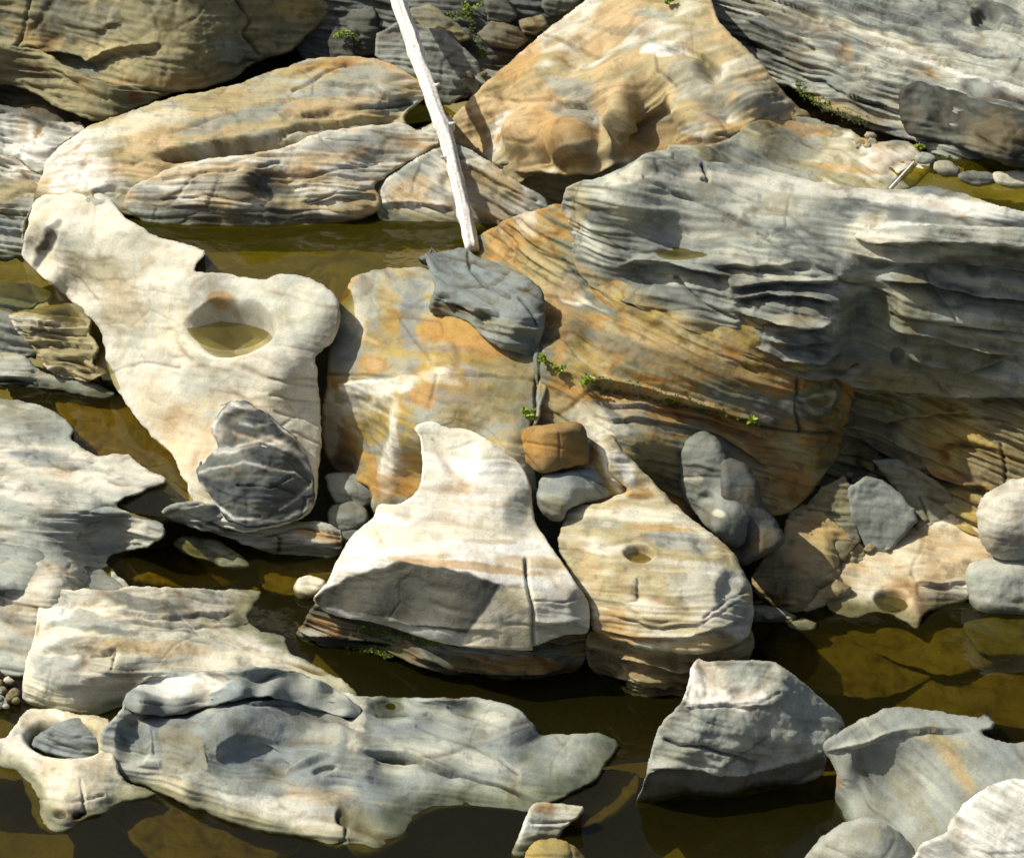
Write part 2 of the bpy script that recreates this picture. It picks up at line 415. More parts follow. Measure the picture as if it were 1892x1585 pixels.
def spot(key, u, v):
    """3D surface point and normal of a built rock under a pixel"""
    k = ROCKS[key]; i = np.argmin((k['uv'][0]-u)**2+(k['uv'][1]-v)**2); return k['P'][i], k['n'][i]
def thing(name, label, cat, loc, grp=None):
    o = bpy.data.objects.new(name, None); SC.collection.objects.link(o); o.location = loc
    o.empty_display_size = .1; o['label'] = label; o['category'] = cat
    if grp: o['group'] = grp
    return o

# ------------------------------------------------------------------ materials
def mat(name):
    m = bpy.data.materials.new(name); m.use_nodes = True; t = m.node_tree
    return m, t, t.nodes['Principled BSDF'], t.nodes['Material Output']
def rock_material():
    m, t, b, o = mat('river_worn_rock'); N, L = t.nodes.new, t.links.new
    ca = N('ShaderNodeAttribute'); ca.attribute_name = 'Col'
    sa = N('ShaderNodeAttribute'); sa.attribute_name = 'strat'
    geo = N('ShaderNodeNewGeometry')
    mp = N('ShaderNodeMapping'); mp.inputs['Scale'].default_value = (.75, .75, 3.6); L(sa.outputs['Vector'], mp.inputs[0])
    n1 = N('ShaderNodeTexNoise'); n1.inputs['Scale'].default_value = 2.2; n1.inputs['Detail'].default_value = 5; n1.inputs['Roughness'].default_value = .62; n1.inputs['Distortion'].default_value = .5
    L(mp.outputs[0], n1.inputs['Vector'])
    n2 = N('ShaderNodeTexNoise'); n2.inputs['Scale'].default_value = 62; n2.inputs['Detail'].default_value = 4; n2.inputs['Roughness'].default_value = .7
    L(geo.outputs['Position'], n2.inputs['Vector'])
    n3 = N('ShaderNodeTexNoise'); n3.inputs['Scale'].default_value = 9; n3.inputs['Detail'].default_value = 6; n3.inputs['Roughness'].default_value = .65
    L(geo.outputs['Position'], n3.inputs['Vector'])
    def mr(src, a, c, lo, hi):
        r = N('ShaderNodeMapRange'); r.inputs[1].default_value = a; r.inputs[2].default_value = c; r.inputs[3].default_value = lo; r.inputs[4].default_value = hi
        L(src, r.inputs[0]); return r.outputs[0]
    def mul(a, c, op='MULTIPLY'):
        x = N('ShaderNodeMath'); x.operation = op; L(a, x.inputs[0])
        if isinstance(c, float): x.inputs[1].default_value = c
        else: L(c, x.inputs[1])
        return x.outputs[0]
    sb = N('ShaderNodeMath'); sb.operation = 'SUBTRACT'; L(n1.outputs[0], sb.inputs[0]); sb.inputs[1].default_value = .5
    ml = mul(sb.outputs[0], ca.outputs['Alpha']); b1 = mul(mul(ml, 1.6), 1.0, 'ADD')
    f = mul(mul(b1, mr(n2.outputs[0], .28, .72, .82, 1.17)), mr(n3.outputs[0], .3, .7, .90, 1.10))
    vm = N('ShaderNodeVectorMath'); vm.operation = 'SCALE'; L(ca.outputs['Color'], vm.inputs[0]); L(f, vm.inputs['Scale'])
    L(vm.outputs[0], b.inputs['Base Color'])
    b.inputs['Roughness'].default_value = .72; b.inputs['Specular IOR Level'].default_value = .28
    hgt = mul(mul(ml, .5), mul(mul(n2.outputs[0], .30), mul(n3.outputs[0], .25), 'ADD'), 'ADD')
    bp = N('ShaderNodeBump'); bp.inputs['Strength'].default_value = .75; bp.inputs['Distance'].default_value = .022
    L(hgt, bp.inputs['Height']); L(bp.outputs[0], b.inputs['Normal'])
    return m
M_ROCK = rock_material()
def water_material(name, tint, ripple=.5, body=(.045, .038, .008), silt=.22):
    m, t, b, o = mat(name); N, L = t.nodes.new, t.links.new; t.nodes.remove(b)
    geo = N('ShaderNodeNewGeometry')
    nz = N('ShaderNodeTexNoise'); nz.inputs['Scale'].default_value = 2.2; nz.inputs['Detail'].default_value = 3; L(geo.outputs['Position'], nz.inputs['Vector'])
    bp = N('ShaderNodeBump'); bp.inputs['Strength'].default_value = ripple; bp.inputs['Distance'].default_value = .012; L(nz.outputs[0], bp.inputs['Height'])
    fr = N('ShaderNodeFresnel'); fr.inputs[0].default_value = 1.33; L(bp.outputs[0], fr.inputs['Normal'])
    tr = N('ShaderNodeBsdfTransparent'); tr.inputs[0].default_value = (*tint, 1)
    df = N('ShaderNodeBsdfDiffuse'); df.inputs[0].default_value = (*body, 1)      # silt held in the water
    m0 = N('ShaderNodeMixShader'); m0.inputs[0].default_value = silt; L(tr.outputs[0], m0.inputs[1]); L(df.outputs[0], m0.inputs[2])
    gl = N('ShaderNodeBsdfGlossy'); gl.inputs['Roughness'].default_value = .015; L(bp.outputs[0], gl.inputs['Normal'])
    mx = N('ShaderNodeMixShader'); L(fr.outputs[0], mx.inputs[0]); L(m0.outputs[0], mx.inputs[1]); L(gl.outputs[0], mx.inputs[2])
    L(mx.outputs[0], o.inputs['Surface']); return m
M_WATER = water_material('tea_brown_water', (.60, .54, .20), .9, (.034, .030, .006), .18)
M_POOL = water_material('still_pool_water', (.76, .69, .17), .9, (.06, .052, .003), .34)
M_PUDDLE = water_material('puddle_water', (.78, .70, .38), .2, (.09, .08, .03), .35)
def water(name, label, z, out, m, grp=None, smooth=0):
    p = chaikin(np.array(out, float).reshape(-1, 2), smooth); P = at(p[:, 0], p[:, 1], z)
    ob = link_mesh(name, P, [list(range(len(P)))[::-1]], m, smooth=False, origin=P.mean(0)); ob['kind'] = 'structure'
    if label: ob['label'] = label
    me = ob.data
    if me.polygons[0].normal.z < 0: me.flip_normals()
    return ob
# ------------------------------------------------------------------ ground under everything
def ground():
    n = 90; xs = np.sinh(np.linspace(-3.2, 3.2, n))*5; ys = np.sinh(np.linspace(-3.2, 3.2, n))*5+1
    X, Y = np.meshgrid(xs, ys); r = Y-.0
    Z = np.interp(r, [-60, -3, 1.0, 3.0, 4.5, 7.5, 12, 60], [-.75, -.62, -.5, -.3, .2, .5, 1.2, 6])
    Z = Z + .10*noise(np.column_stack([X.ravel()*.8, Y.ravel()*.8, X.ravel()*0]), 3).reshape(X.shape)
    V = np.column_stack([X.ravel(), Y.ravel(), Z.ravel()]); i = np.arange(n*n).reshape(n, n)
    F = np.stack([i[:-1, :-1].ravel(), i[:-1, 1:].ravel(), i[1:, 1:].ravel(), i[1:, :-1].ravel()], 1)
    P = V; c = PAL['E']*np.array([1.05, 1, .7])*(.75+.35*sst(-.4, .4, fbm(P*1.1, 3, 9)))[:, None]
    ob = link_mesh('riverbed', V, F, M_ROCK, c, P*np.array([1, 1, 2.]), origin=(0, 0, 0)); ob['kind'] = 'structure'
ground()

# ------------------------------------------------------------------ back: upper left, debris, orange dome, upper right
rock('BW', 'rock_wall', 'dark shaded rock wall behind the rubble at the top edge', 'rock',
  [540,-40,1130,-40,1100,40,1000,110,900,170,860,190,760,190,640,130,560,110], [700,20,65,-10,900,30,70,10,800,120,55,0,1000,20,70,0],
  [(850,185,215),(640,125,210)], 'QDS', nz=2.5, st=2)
rock('CF', 'rock_slab', 'dark filler floor of the crevice between the brown face and the streaked rock', 'rock',
  [-150,110,300,140,480,80,640,60,660,140,560,200,300,240,120,280,-150,240], [100,180,20,0,400,160,20,0,600,110,20,0], [(300,190,185),(600,110,190),(0,180,185)], 'QNQ', nz=2.5, st=2)  # filler rock, coloured dark to carry the crevice shadow
rock('CG', 'rock_slab', 'dark filler floor of the crevice under the striped bedrock', 'rock',
  [1300,40,1480,100,1620,170,1760,240,1760,320,1600,300,1480,270,1360,230,1300,120], [1450,180,25,0,1600,240,25,0], [(1450,200,255),(1600,260,265)], 'QNQ', nz=2.5, st=2)  # second filler, its dark palette holds the shade of the gap
rock('B6', 'rock_outcrop', 'large brown weathered rock face filling the upper left corner', 'rock',
  [-150,-40,575,-40,612,5,600,35,570,62,540,95,480,112,430,148,340,170,262,166,175,150,105,122,60,112,-150,122],
  [100,50,62,-8,300,60,60,-5,450,60,58,5,530,40,60,30,300,140,85,0,420,130,88,10,120,100,80,-5,30,50,62,-20],
  [(300,165,225),(60,110,225),(530,95,235)], 'ESEETE', bed=(.1,.2,1), sf=4, st=1.2, nz=.9, fx=.9, T=3.,
  dabs=[(420,140,120,14,-12,'T',.7),(250,90,200,10,3,'T',.6),(540,15,40,18,0,'Y',.7),(70,70,50,20,10,'O',.35),(430,100,40,20,20,'G',.6),(150,40,90,40,0,'S',.6),(330,40,120,30,0,'E',.5),(300,150,140,8,0,'O',.35)],
  ledges=[(12,40,50,85,100,98,135,102,165,115,190,100,230,88,300,82),(5,20,175,60,200,48,225,42),(5,25,400,118,440,116,480,108)],
  cracks=[(3,6,440,0,465,40,450,62,480,100),(3,5,55,0,50,30,38,70,30,95)])
rock('B6b', 'rock_slab', 'cracked tan slab leaning below the brown rock face', 'slab',
  [-150,70,60,90,120,120,190,152,262,162,320,165,300,180,240,206,195,226,150,218,100,196,30,160,-150,140],
  [60,125,60,-5,150,170,55,-5,220,180,60,5,200,210,80,0,20,110,70,0], [(190,222,205),(30,155,205),(280,180,215)], 'NEET', st=2,
  dabs=[(250,182,14,12,0,'R',.7),(150,160,60,14,25,'T',.6),(60,130,50,20,20,'N',.6)], cracks=[(3,6,100,130,150,160,200,180),(3,5,40,150,120,190)])
for (o, nn, a, pl, lb) in [
  ([640,25,662,4,690,12,706,52,702,100,668,108,642,92], [660,40,45,-30,690,70,60,30], [(670,105,'BW+22')], 'SQ', 'upright dark grey block left of the log top'),
  ([696,62,745,36,830,62,884,112,892,140,868,152,800,165,740,142,692,104], [760,80,50,-5,830,120,48,5,730,110,60,-15], [(790,160,'BW+30')], 'SGS', 'smooth grey slab right of the log near the top'),
  ([745,22,795,6,850,48,874,72,846,82,782,52], [790,30,40,-15,840,65,60,0], [(820,70,'BW+25')], 'NES', 'brown wedge of rock above the smooth grey slab'),
  ([880,62,908,38,958,48,978,74,954,92,902,86], [920,50,35,-10,930,78,70,5], [(930,90,'BW+25')], 'SN', 'squat brown grey block in the top rubble'),
  ([893,2,930,-14,958,28,944,46,900,38], [920,5,35,-10,925,35,75,0], [(920,42,'BW+14')], 'QS', 'shaded block touching the top edge of the picture'),
  ([958,38,1002,24,1014,46,992,66,964,62], [985,38,30,-20,990,58,65,10], [(985,62,'BW+26')], 'NE', 'rounded brown stone beside the dark diagonal cleft'),
  ([1004,-20,1086,-24,1062,18,1016,36,1000,14], [1040,0,65,0], [(1020,30,'BW+10')], 'QSN', 'dark angular block at the top of the cleft'),
  ([838,150,866,140,886,152,884,176,858,184,840,172], [862,155,25,-10,862,175,70,0], [(862,182,'BW+34')], 'SE', 'small grey stone at the foot of the rubble'),
  ([876,142,900,128,924,132,928,150,904,162,884,160], [900,140,25,-10,905,155,65,5], [(900,160,'BW+36')], 'SG', 'small stone wedged against the orange dome'),
  ([700,108,745,112,770,140,790,165,752,160,716,140], [740,130,45,-5], [(745,158,'BW+36')], 'SGE', 'pale grey slab end under the smooth slab'),
  ([770,128,850,150,868,172,832,196,798,190,776,160], [815,160,40,0,830,185,60,0], [(825,192,'BW+40')], 'ESG', 'low flat slab leading down to the small back pool'),
  ([620,50,650,62,664,112,648,128,612,112,604,76], [632,70,40,-25,640,110,70,5], [(640,125,'BW+26')], 'SQS', 'dark stone beside the brown rock face')]:
    rock('b7', 'stone', lb, 'rock', o, nn, a, pl, nz=.9, fx=.9, sharp=3., smooth=0, st=1.4, rnd=6, grp='rubble at the top of the picture', jit=4)
B1ob = rock('B1', 'rock_outcrop', 'long orange and grey streaked rock behind the dark pool', 'rock',
  [70,402,60,372,74,330,95,285,160,236,240,206,310,182,420,160,530,122,600,105,700,110,765,142,795,172,765,200,748,222,775,240,825,212,842,240,800,272,735,310,692,342,704,368,700,390,640,412,540,420,400,422,300,416,240,398,200,394,150,394,110,398],
  [200,260,12,-10,130,310,20,-25,350,220,15,0,550,165,18,0,690,145,20,0,600,230,15,5,450,255,15,0,550,300,28,0,350,330,40,-5,280,360,50,-10,420,395,82,0,560,395,75,0,650,345,35,15,705,275,40,25,650,395,80,0,110,370,30,-20,180,380,20,0,480,345,55,25,430,340,40,-10,740,190,60,10,780,250,35,-5],
  [(400,420,178),(640,412,179),(300,414,180),(540,420,178),(100,398,176),(220,400,184)], 'WLTPW', bed=(.05,.55,.8), sf=6, st=1.2, T=1.2, wl=180,
  dabs=[(480,335,70,32,-8,'D',.75),(470,340,38,24,-20,'S',.7),(330,300,160,14,-6,'P',.7),(600,290,90,24,-10,'P',.7),(130,300,60,60,0,'V',.6),(250,230,120,16,-14,'C',.6),(640,250,80,26,-10,'B',.7),(450,215,110,16,-12,'B',.6),(700,140,70,20,10,'G',.7),(640,165,60,25,0,'G',.6),(600,120,80,9,-10,'O',.6),(460,270,80,6,-7,'K',.8),(470,180,120,10,-14,'T',.7),(420,385,120,24,3,'S',.75),(330,360,70,30,15,'N',.5),(730,270,50,25,-20,'N',.6),(560,325,60,20,0,'O',.5),(160,320,70,40,0,'V',.6),(170,380,50,20,10,'B',.5),(700,220,60,14,-5,'T',.6),(620,190,110,14,-8,'P',.6),(440,398,140,16,0,'Q',.75),(300,380,50,22,15,'Q',.6),(470,340,44,26,-15,'Q',.6),(740,190,30,16,0,'Q',.6)],  # last dark dab, by the upper right slabs, is their shadow painted on
  bumps=[(430,272,150,16,-7,-16,1),(640,228,110,12,-5,-9,1),(195,355,26,12,-10,-9,1),(180,330,30,10,-5,-3),(690,165,70,18,5,5),(640,262,60,25,0,3),(650,385,56,26,-5,9),(560,350,60,26,10,-8),(420,360,90,30,0,-8),(330,345,60,24,5,5)],
  cracks=[(4,9,300,288,360,270,440,256,545,236),(3,5,540,170,600,135,640,118),(4,8,560,210,640,200,760,192),(3,4,130,300,200,300,260,300),(3,4,300,320,420,300,520,290),(3,4,640,300,700,280,740,262)],
  ledges=[(9,10,300,285,380,268,545,238),(5,22,600,150,680,160,720,182,770,172),(3,10,530,142,600,116,680,118),(4,12,540,216,640,204,760,198),(8,14,680,232,740,228,800,240),(6,20,560,370,640,360,700,362)])
rock('B1f', 'front_lobe', None, None,
  [228,376,240,348,290,322,330,306,400,292,470,284,540,268,580,248,640,236,745,228,778,242,826,216,842,240,800,274,735,312,694,344,704,368,700,390,640,414,540,422,400,424,300,418,250,402],
  [330,320,22,-10,420,305,20,-5,520,290,20,0,640,260,18,5,740,250,25,10,280,360,45,-22,350,350,46,-5,380,395,80,-5,470,395,84,0,440,335,42,-14,500,335,60,30,540,340,35,-25,600,340,30,0,660,320,30,15,600,395,72,0,660,390,62,10,690,370,70,30,720,300,45,20,790,260,40,5],
  [(240,370,'B1+3'),(330,308,'B1+5'),(470,288,'B1+7'),(600,246,'B1+5'),(745,232,'B1+4'),(400,420,178),(640,412,179),(300,414,180),(540,420,178),(800,260,'B1+4')], 'TPWLP', bed=(.05,.55,.8), sf=6, st=1.1, parent=B1ob, T=.5, wl=180, g=2.6, plab='rounded lower lobe dipping into the pool',
  dabs=[(440,330,80,28,-6,'G',.6),(470,345,50,24,-20,'Q',.75),(440,398,150,20,0,'Q',.8),(290,380,60,26,15,'S',.7),(600,290,90,20,-10,'P',.7),(640,265,90,16,-8,'B',.65),(350,318,110,10,-6,'P',.7),(560,325,60,16,0,'O',.5),(640,385,60,22,0,'W',.6),(560,405,120,12,0,'N',.5),(730,270,50,25,-20,'N',.6),(620,350,60,20,0,'C',.6)],
  bumps=[(492,338,30,30,-15,-10),(450,330,40,22,-10,6),(650,388,60,26,-5,8),(565,365,50,24,10,-7),(690,300,40,24,-20,-4)],
  cracks=[(3,4,300,330,420,312,520,300),(3,5,560,376,620,360,690,352),(2.5,3,300,370,380,362,460,372),(2.5,3,540,330,600,320,700,300)], ledges=[(5,12,560,380,620,366,690,358)])
rock('B2', 'rock_outcrop', 'pale tan rock beside the pool crossed by the log shadow', 'rock',
  [706,412,700,372,702,345,740,312,800,276,850,268,905,300,960,340,1010,370,1010,430,880,430,830,414],
  [780,340,35,-8,760,395,50,0,870,340,48,-10,900,390,58,-10,960,370,62,0], [(750,412,179),(840,413,179)], 'TPWGE', bed=(.5,.4,.8), st=1.4, wl=180,
  dabs=[(770,390,70,10,5,'W',.7),(760,345,50,25,-20,'P',.7),(890,360,60,30,30,'G',.6),(900,330,50,20,35,'T',.6),(870,400,50,14,10,'N',.5)],
  ledges=[(5,16,700,378,760,375,840,385)], cracks=[(3,4,870,310,920,340,990,372)])
rock('B3b', 'rock_ledge', 'shaded recess wall under the rounded orange dome', 'ledge',
  [880,300,960,300,1120,300,1180,330,1120,380,1020,400,950,390,900,340], [980,350,70,-10,1060,340,75,0,1100,350,70,10], [(1000,385,172),(1100,360,190)], 'NTEN', st=1.5, bed=(.3,.3,.9))
rock('B3', 'rock_outcrop', 'big rounded orange bedrock dome in the upper middle', 'rock',
  [826,232,862,190,900,150,950,108,1000,62,1078,4,1110,-40,1290,-40,1330,40,1400,110,1440,160,1470,192,1500,222,1450,246,1385,246,1350,272,1300,292,1210,312,1150,325,1100,328,1085,326,1040,328,1000,318,975,330,950,340,900,322,852,275,832,262],
  [1100,80,25,-10,1000,150,27,-20,1200,100,22,5,900,200,32,-25,1060,230,42,-10,960,215,40,-28,1080,295,78,0,990,300,72,-20,1135,230,35,-48,1195,230,58,42,1175,290,75,25,1110,260,60,30,1300,180,38,12,1250,240,40,-5,940,320,72,-10,1390,190,50,20,1350,130,40,15,1220,180,45,10],
  [(1000,318,222),(870,262,198),(1100,326,232),(1400,215,300),(920,325,200)], 'YTPTWO', bed=(-.35,.4,.85), sf=4.5, st=1., nz=1.3, T=1.5,
  dabs=[(1000,235,90,50,20,'P',.8),(1060,250,80,60,30,'O',.6),(1050,160,45,20,5,'G',.75),(1070,215,60,28,25,'G',.75),(1200,30,50,14,10,'L',.8),(1230,95,50,12,5,'V',.8),(1120,40,80,30,-30,'P',.6),(1150,60,60,8,10,'D',.4),(1260,130,60,35,0,'T',.7),(1300,160,70,40,20,'G',.55),(1200,240,45,60,10,'N',.55),(1130,260,30,70,10,'T',.7),(1400,180,60,30,10,'G',.7),(1350,230,60,14,15,'O',.6),(960,110,60,40,-40,'O',.6),(1290,270,80,20,5,'O',.5),(880,215,40,26,-30,'P',.7),(950,310,50,40,0,'N',.5),(930,230,16,26,20,'V',.6)],
  bumps=[(1190,225,54,80,-15,-44),(1135,240,24,95,12,20),(1055,264,60,50,20,32),(972,250,46,50,0,22),(1000,130,60,30,-35,10),(1090,95,90,40,-25,-9),(1230,60,80,30,10,10),(1180,150,60,30,0,-10),(1270,200,70,35,10,10),(1040,190,50,20,15,-9),(1010,300,20,30,10,-8),(880,220,40,30,-30,6),(1100,200,40,26,25,-8),(1315,128,30,26,0,-16),(1335,205,50,26,25,-14),(1260,125,60,40,10,8),(1395,185,50,30,10,9),(1290,235,60,30,10,7),(1150,60,90,40,-20,5),(1050,160,40,16,5,3)],
  cracks=[(3,6,840,265,880,285,905,300,960,362),(3,5,960,330,1000,345,1080,330),(3,4,1000,62,1100,100,1200,80,1300,110),(3,3,900,180,960,190,1010,180),(3,6,1330,250,1370,258,1410,225),(3,4,1210,100,1215,130,1250,160)],
  ledges=[(10,30,950,318,1010,322,1090,325,1160,300),(6,20,1020,180,1080,190,1100,220),(6,20,1210,95,1260,88,1340,120)])
rock('B4', 'rock_outcrop', 'dark striped sloping bedrock across the upper right corner', 'rock',
  [1215,-40,2070,-40,2070,350,1860,330,1780,312,1722,285,1690,262,1600,236,1530,206,1462,164,1440,160,1360,125,1300,80,1262,50],
  [1500,50,32,-10,1700,60,22,-5,1850,60,20,0,1620,110,32,0,1480,110,45,-30,1560,150,58,40,1640,200,84,-5,1400,75,82,-5,1330,45,70,-5,1760,130,24,0,1540,185,88,-5,1440,125,95,0,1460,60,40,0,1800,320,95,0],
  [(1600,225,288),(1780,310,290),(1450,148,292),(1300,52,315)], 'SGDLGS', bed=(.42,.5,.8), sf=7, st=2.0, T=2.5,
  dabs=[(1500,110,50,30,20,'L',.6),(1420,80,90,30,25,'Q',.6),(1330,40,70,20,20,'S',.5),(1580,165,60,40,20,'S',.6),(1600,60,200,10,18,'E',.6),(1720,110,220,12,20,'V',.45),(1840,80,120,16,18,'L',.7),(1550,200,90,10,22,'Y',.5),(1690,230,40,20,20,'T',.4),(1560,95,20,20,0,'O',.3),(1450,30,100,16,20,'N',.5)],  # darkest dab, at the left, paints the shade of the underside
  bumps=[(1545,125,52,46,10,-14),(1825,32,28,20,10,-14,1),(1490,115,36,28,0,7),(1600,20,200,14,18,3),(1650,150,200,12,20,3)],
  cracks=[(3,6,1450,20,1600,70,1800,130,1892,160),(3,6,1380,40,1500,90),(3,5,1640,120,1800,165,1892,190),(3,5,1560,10,1680,40,1770,80),(3,5,1510,150,1600,190,1670,215),(4,6,1700,0,1790,40,1892,60)],
  ledges=[(6,14,1330,60,1400,80,1450,100),(6,14,1480,140,1600,185,1670,205)])
rock('B4b', 'boulder', 'dark blocky boulder under the striped bedrock at the right edge', 'boulder',
  [1664,170,1690,150,1722,155,1800,180,1892,205,2070,212,2070,335,1890,312,1850,302,1780,275,1705,256,1680,250,1664,222],
  [1760,165,22,0,1750,212,84,-5,1850,250,84,5,1682,190,72,-40,1800,285,108,0,1870,205,30,0], [(1700,252,'B4+40'),(1850,300,'B4+60'),(1750,160,'B4+20')], 'ZQQS', nz=1., fx=1.2, sharp=4., st=1., rnd=10,
  dabs=[(1720,200,40,40,0,'S',.6),(1840,250,60,40,0,'N',.5)], cracks=[(3,3,1790,200,1830,215,1800,225),(3,4,1800,250,1860,280)])
rock('B5', 'rock_outcrop', 'tan saddle shaped rock between the dome and the grey mass', 'rock',
  [1225,280,1280,270,1340,262,1378,228,1440,214,1500,218,1560,236,1620,260,1680,262,1722,300,1690,345,1640,354,1500,345,1400,330,1260,310],
  [1400,255,25,-15,1500,250,22,0,1440,290,45,25,1520,295,38,0,1620,300,14,-5,1680,305,10,0,1330,290,48,0,1400,300,60,20], [(1640,350,296),(1300,300,285),(1690,300,300),(1390,232,'B3+3'),(1345,266,'B3+4'),(1450,222,'B3+3')], 'TWEGT', bed=(.4,.3,.85), st=1.3,
  dabs=[(1460,270,60,36,15,'S',.55),(1620,270,45,9,30,'O',.8),(1650,300,60,30,10,'W',.8),(1630,245,50,12,15,'B',.7),(1480,235,70,12,10,'O',.55),(1400,230,40,10,5,'N',.4),(1560,310,60,8,4,'O',.5),(1380,285,50,12,20,'D',.5)],
  cracks=[(3,4,1640,350,1665,325,1692,300),(3,6,1380,222,1440,214,1520,226,1600,250)], bumps=[(1410,290,50,20,30,-8)])
for (o, nn, a, pl, lb) in [
  ([1690,288,1712,280,1730,290,1728,302,1700,306], [1710,288,20,0,1712,300,70,0], [(1712,302,300)], 'GL', 'small flat pebble right of the green tuft by the back pool'),
  ([1726,300,1752,296,1772,310,1774,326,1748,330,1728,318], [1750,308,25,0,1750,322,70,0], [(1750,326,298)], 'GT', 'rounded tan stone at the back pool edge'),
  ([1772,322,1800,316,1836,322,1842,338,1810,346,1776,336], [1806,326,20,0,1806,340,70,0], [(1806,342,298)], 'GSL', 'oval grey stone lying in the back pool'),
  ([1836,322,1870,316,2070,318,2070,352,1892,350,1846,344], [1880,326,20,0,1880,344,60,0], [(1880,346,298)], 'TW', 'pale stone in the back pool at the right edge')]:
    rock('bp', 'stone', lb, 'stone', o, nn, a, pl, rnd=8, g=2.5, grp='stones in the back pool')
rock('L5', 'rock_slab', 'white and grey slab end at the left edge below the dark crevice', 'slab',
  [-150,180,20,196,80,215,130,232,160,240,100,280,84,322,60,318,20,290,-150,262], [60,240,25,-15,20,220,30,-5,70,295,50,-5,10,255,40,0], [(60,315,170),(0,270,170),(140,238,200)], 'LWGV', st=2.4,
  dabs=[(50,265,60,30,20,'V',.6),(40,205,80,12,15,'Q',.7)], cracks=[(3,6,-10,205,60,225,130,240),(3,4,0,250,60,262)])
rock('L6', 'rock_slab', 'thin dark slab squeezed between pale slabs at the left edge', 'slab',
  [-150,262,20,290,60,315,84,330,70,372,40,362,-150,325], [30,320,40,-5,10,310,45,0], [(50,365,155),(0,340,155)], 'SWG', st=2.5, ledges=[(6,10,-10,295,80,340)])
rock('L7', 'rock_slab', 'stacked pale ledges at the left edge above the small pool', 'slab',
  [-150,325,60,335,68,370,48,410,46,455,40,478,-150,480], [20,350,15,-5,20,400,45,0,20,450,50,5], [(20,476,122),(20,335,175)], 'LTGW', st=2.4, wl=121,
  ledges=[(8,14,-20,385,60,395),(8,14,-20,420,60,430)], dabs=[(15,410,40,12,0,'B',.6)])
# ------------------------------------------------------------------ middle: pothole rock, striped cliff, grey mass
M6ob = rock('M6', 'rock_outcrop', 'pale smooth rock with a round water filled pothole', 'rock',
  [40,472,46,432,56,398,64,368,96,350,140,346,200,362,228,398,300,440,378,462,360,500,420,506,480,516,520,506,562,510,602,530,626,556,630,590,614,632,584,660,590,720,594,800,590,862,586,905,578,940,560,958,500,977,440,982,380,962,352,932,346,892,334,878,320,842,288,815,254,775,230,740,204,700,196,660,190,620,170,590,130,555,100,530,74,510,58,492],
  [250,520,14,-14,150,460,14,-14,300,680,22,-18,240,650,25,-28,380,740,26,-8,470,690,28,0,515,760,30,18,560,700,38,28,560,570,18,12,480,535,8,0,330,560,18,14,605,600,34,34,540,820,36,22,330,820,28,-18,450,850,26,0,480,940,55,5,400,930,45,-12,565,900,45,38,350,520,10,-5,280,590,20,-15,400,700,34,-12,424,604,2,0,424,562,3,0,424,645,4,0,370,605,6,0,490,600,5,0,470,700,34,0],
  [(60,490,122),(130,555,102),(190,640,84),(205,700,67),(290,815,58),(345,890,57),(470,978,30),(375,462,190),(520,508,192),(625,562,188),(218,424,188),(370,500,188),(96,356,'B1+1'),(140,352,'B1+1'),(200,366,'B1+1'),(120,400,'B1+8'),(575,935,35)],
  'WCWLC', bed=(.1,.45,.9), sf=3.2, st=.45, nz=.8, jk=.3, sa=.8, T=1.2, g=2.6,
  dabs=[(440,940,40,12,20,'O',.6),(250,470,90,45,10,'E',.30),(180,500,70,35,20,'T',.45),(350,800,60,60,0,'P',.5),(300,760,40,70,-25,'P',.4),(405,548,24,12,-10,'O',.75),(84,455,12,40,28,'K',.9),(100,418,22,7,-35,'K',.6),(520,680,26,60,-10,'G',.4),(560,770,40,90,0,'C',.5),(230,560,40,60,-20,'P',.4),(560,880,20,40,0,'V',.5),(540,870,30,8,-15,'V',.6),(400,740,60,20,0,'P',.35),(330,590,24,60,-20,'C',.6)],
  bumps=[(424,605,76,50,-6,-40,1),(470,865,110,90,0,7),(455,775,55,40,-15,4),(300,520,80,20,25,2),(345,590,24,60,0,2),(520,710,50,60,0,5),(90,448,14,50,28,-3)],
  cracks=[(3,2,500,700,560,712,590,715),(3,2,500,730,590,745),(3,2,510,760,590,785),(3,2,540,800,590,820),(3,3,405,775,395,800,420,830,500,810,570,850),(3,3,440,880,500,890,530,875),(3,2,200,690,260,670,330,680)],
  ledges=[(4,14,350,955,420,968,500,962,570,940)])
rock('M6v', 'veined_patch', None, None, [392,792,398,766,420,746,450,740,482,756,512,778,542,806,566,842,580,872,582,902,576,938,542,960,500,970,450,974,418,958,394,928,370,892,362,868,384,846,402,826],
  [450,770,28,0,420,800,30,-16,500,800,34,10,470,860,26,0,540,860,34,24,400,870,30,-22,470,900,34,0,540,910,46,24,430,930,48,-12,500,945,66,5], [(400,800,'M6+9'),(480,760,'M6+9'),(570,870,'M6+9'),(380,880,'M6+10'),(470,870,'M6+13'),(560,930,'M6+9'),(440,965,'M6+10'),(450,800,'M6+11'),(520,810,'M6+11')], 'ZDZSD', st=.8, nz=1.5, fx=1.2, jk=1., rnd=5, g=2.3, T=.1, jit=7, parent=M6ob, bandk=.1, plab='dark blue grey patch laced with white veins',
  veins=[(5,'V',.95,395,800,402,770,430,748,470,754),(7,'V',.95,398,836,440,824,500,806,556,842),(4,'V',.9,430,796,480,815,540,830,578,872),(4,'V',.9,372,892,386,922,430,958,520,964,575,935),(3,'V',.8,500,772,540,806,580,864),(3,'V',.7,366,872,450,852,560,880),(3,'V',.6,440,780,470,790,500,782),(3,'V',.7,520,940,560,910,578,890),(9,'V',.9,404,805,410,790)],
  cracks=[(2.5,4,440,895,500,902,535,884),(2.5,3,400,835,480,818,560,850)])
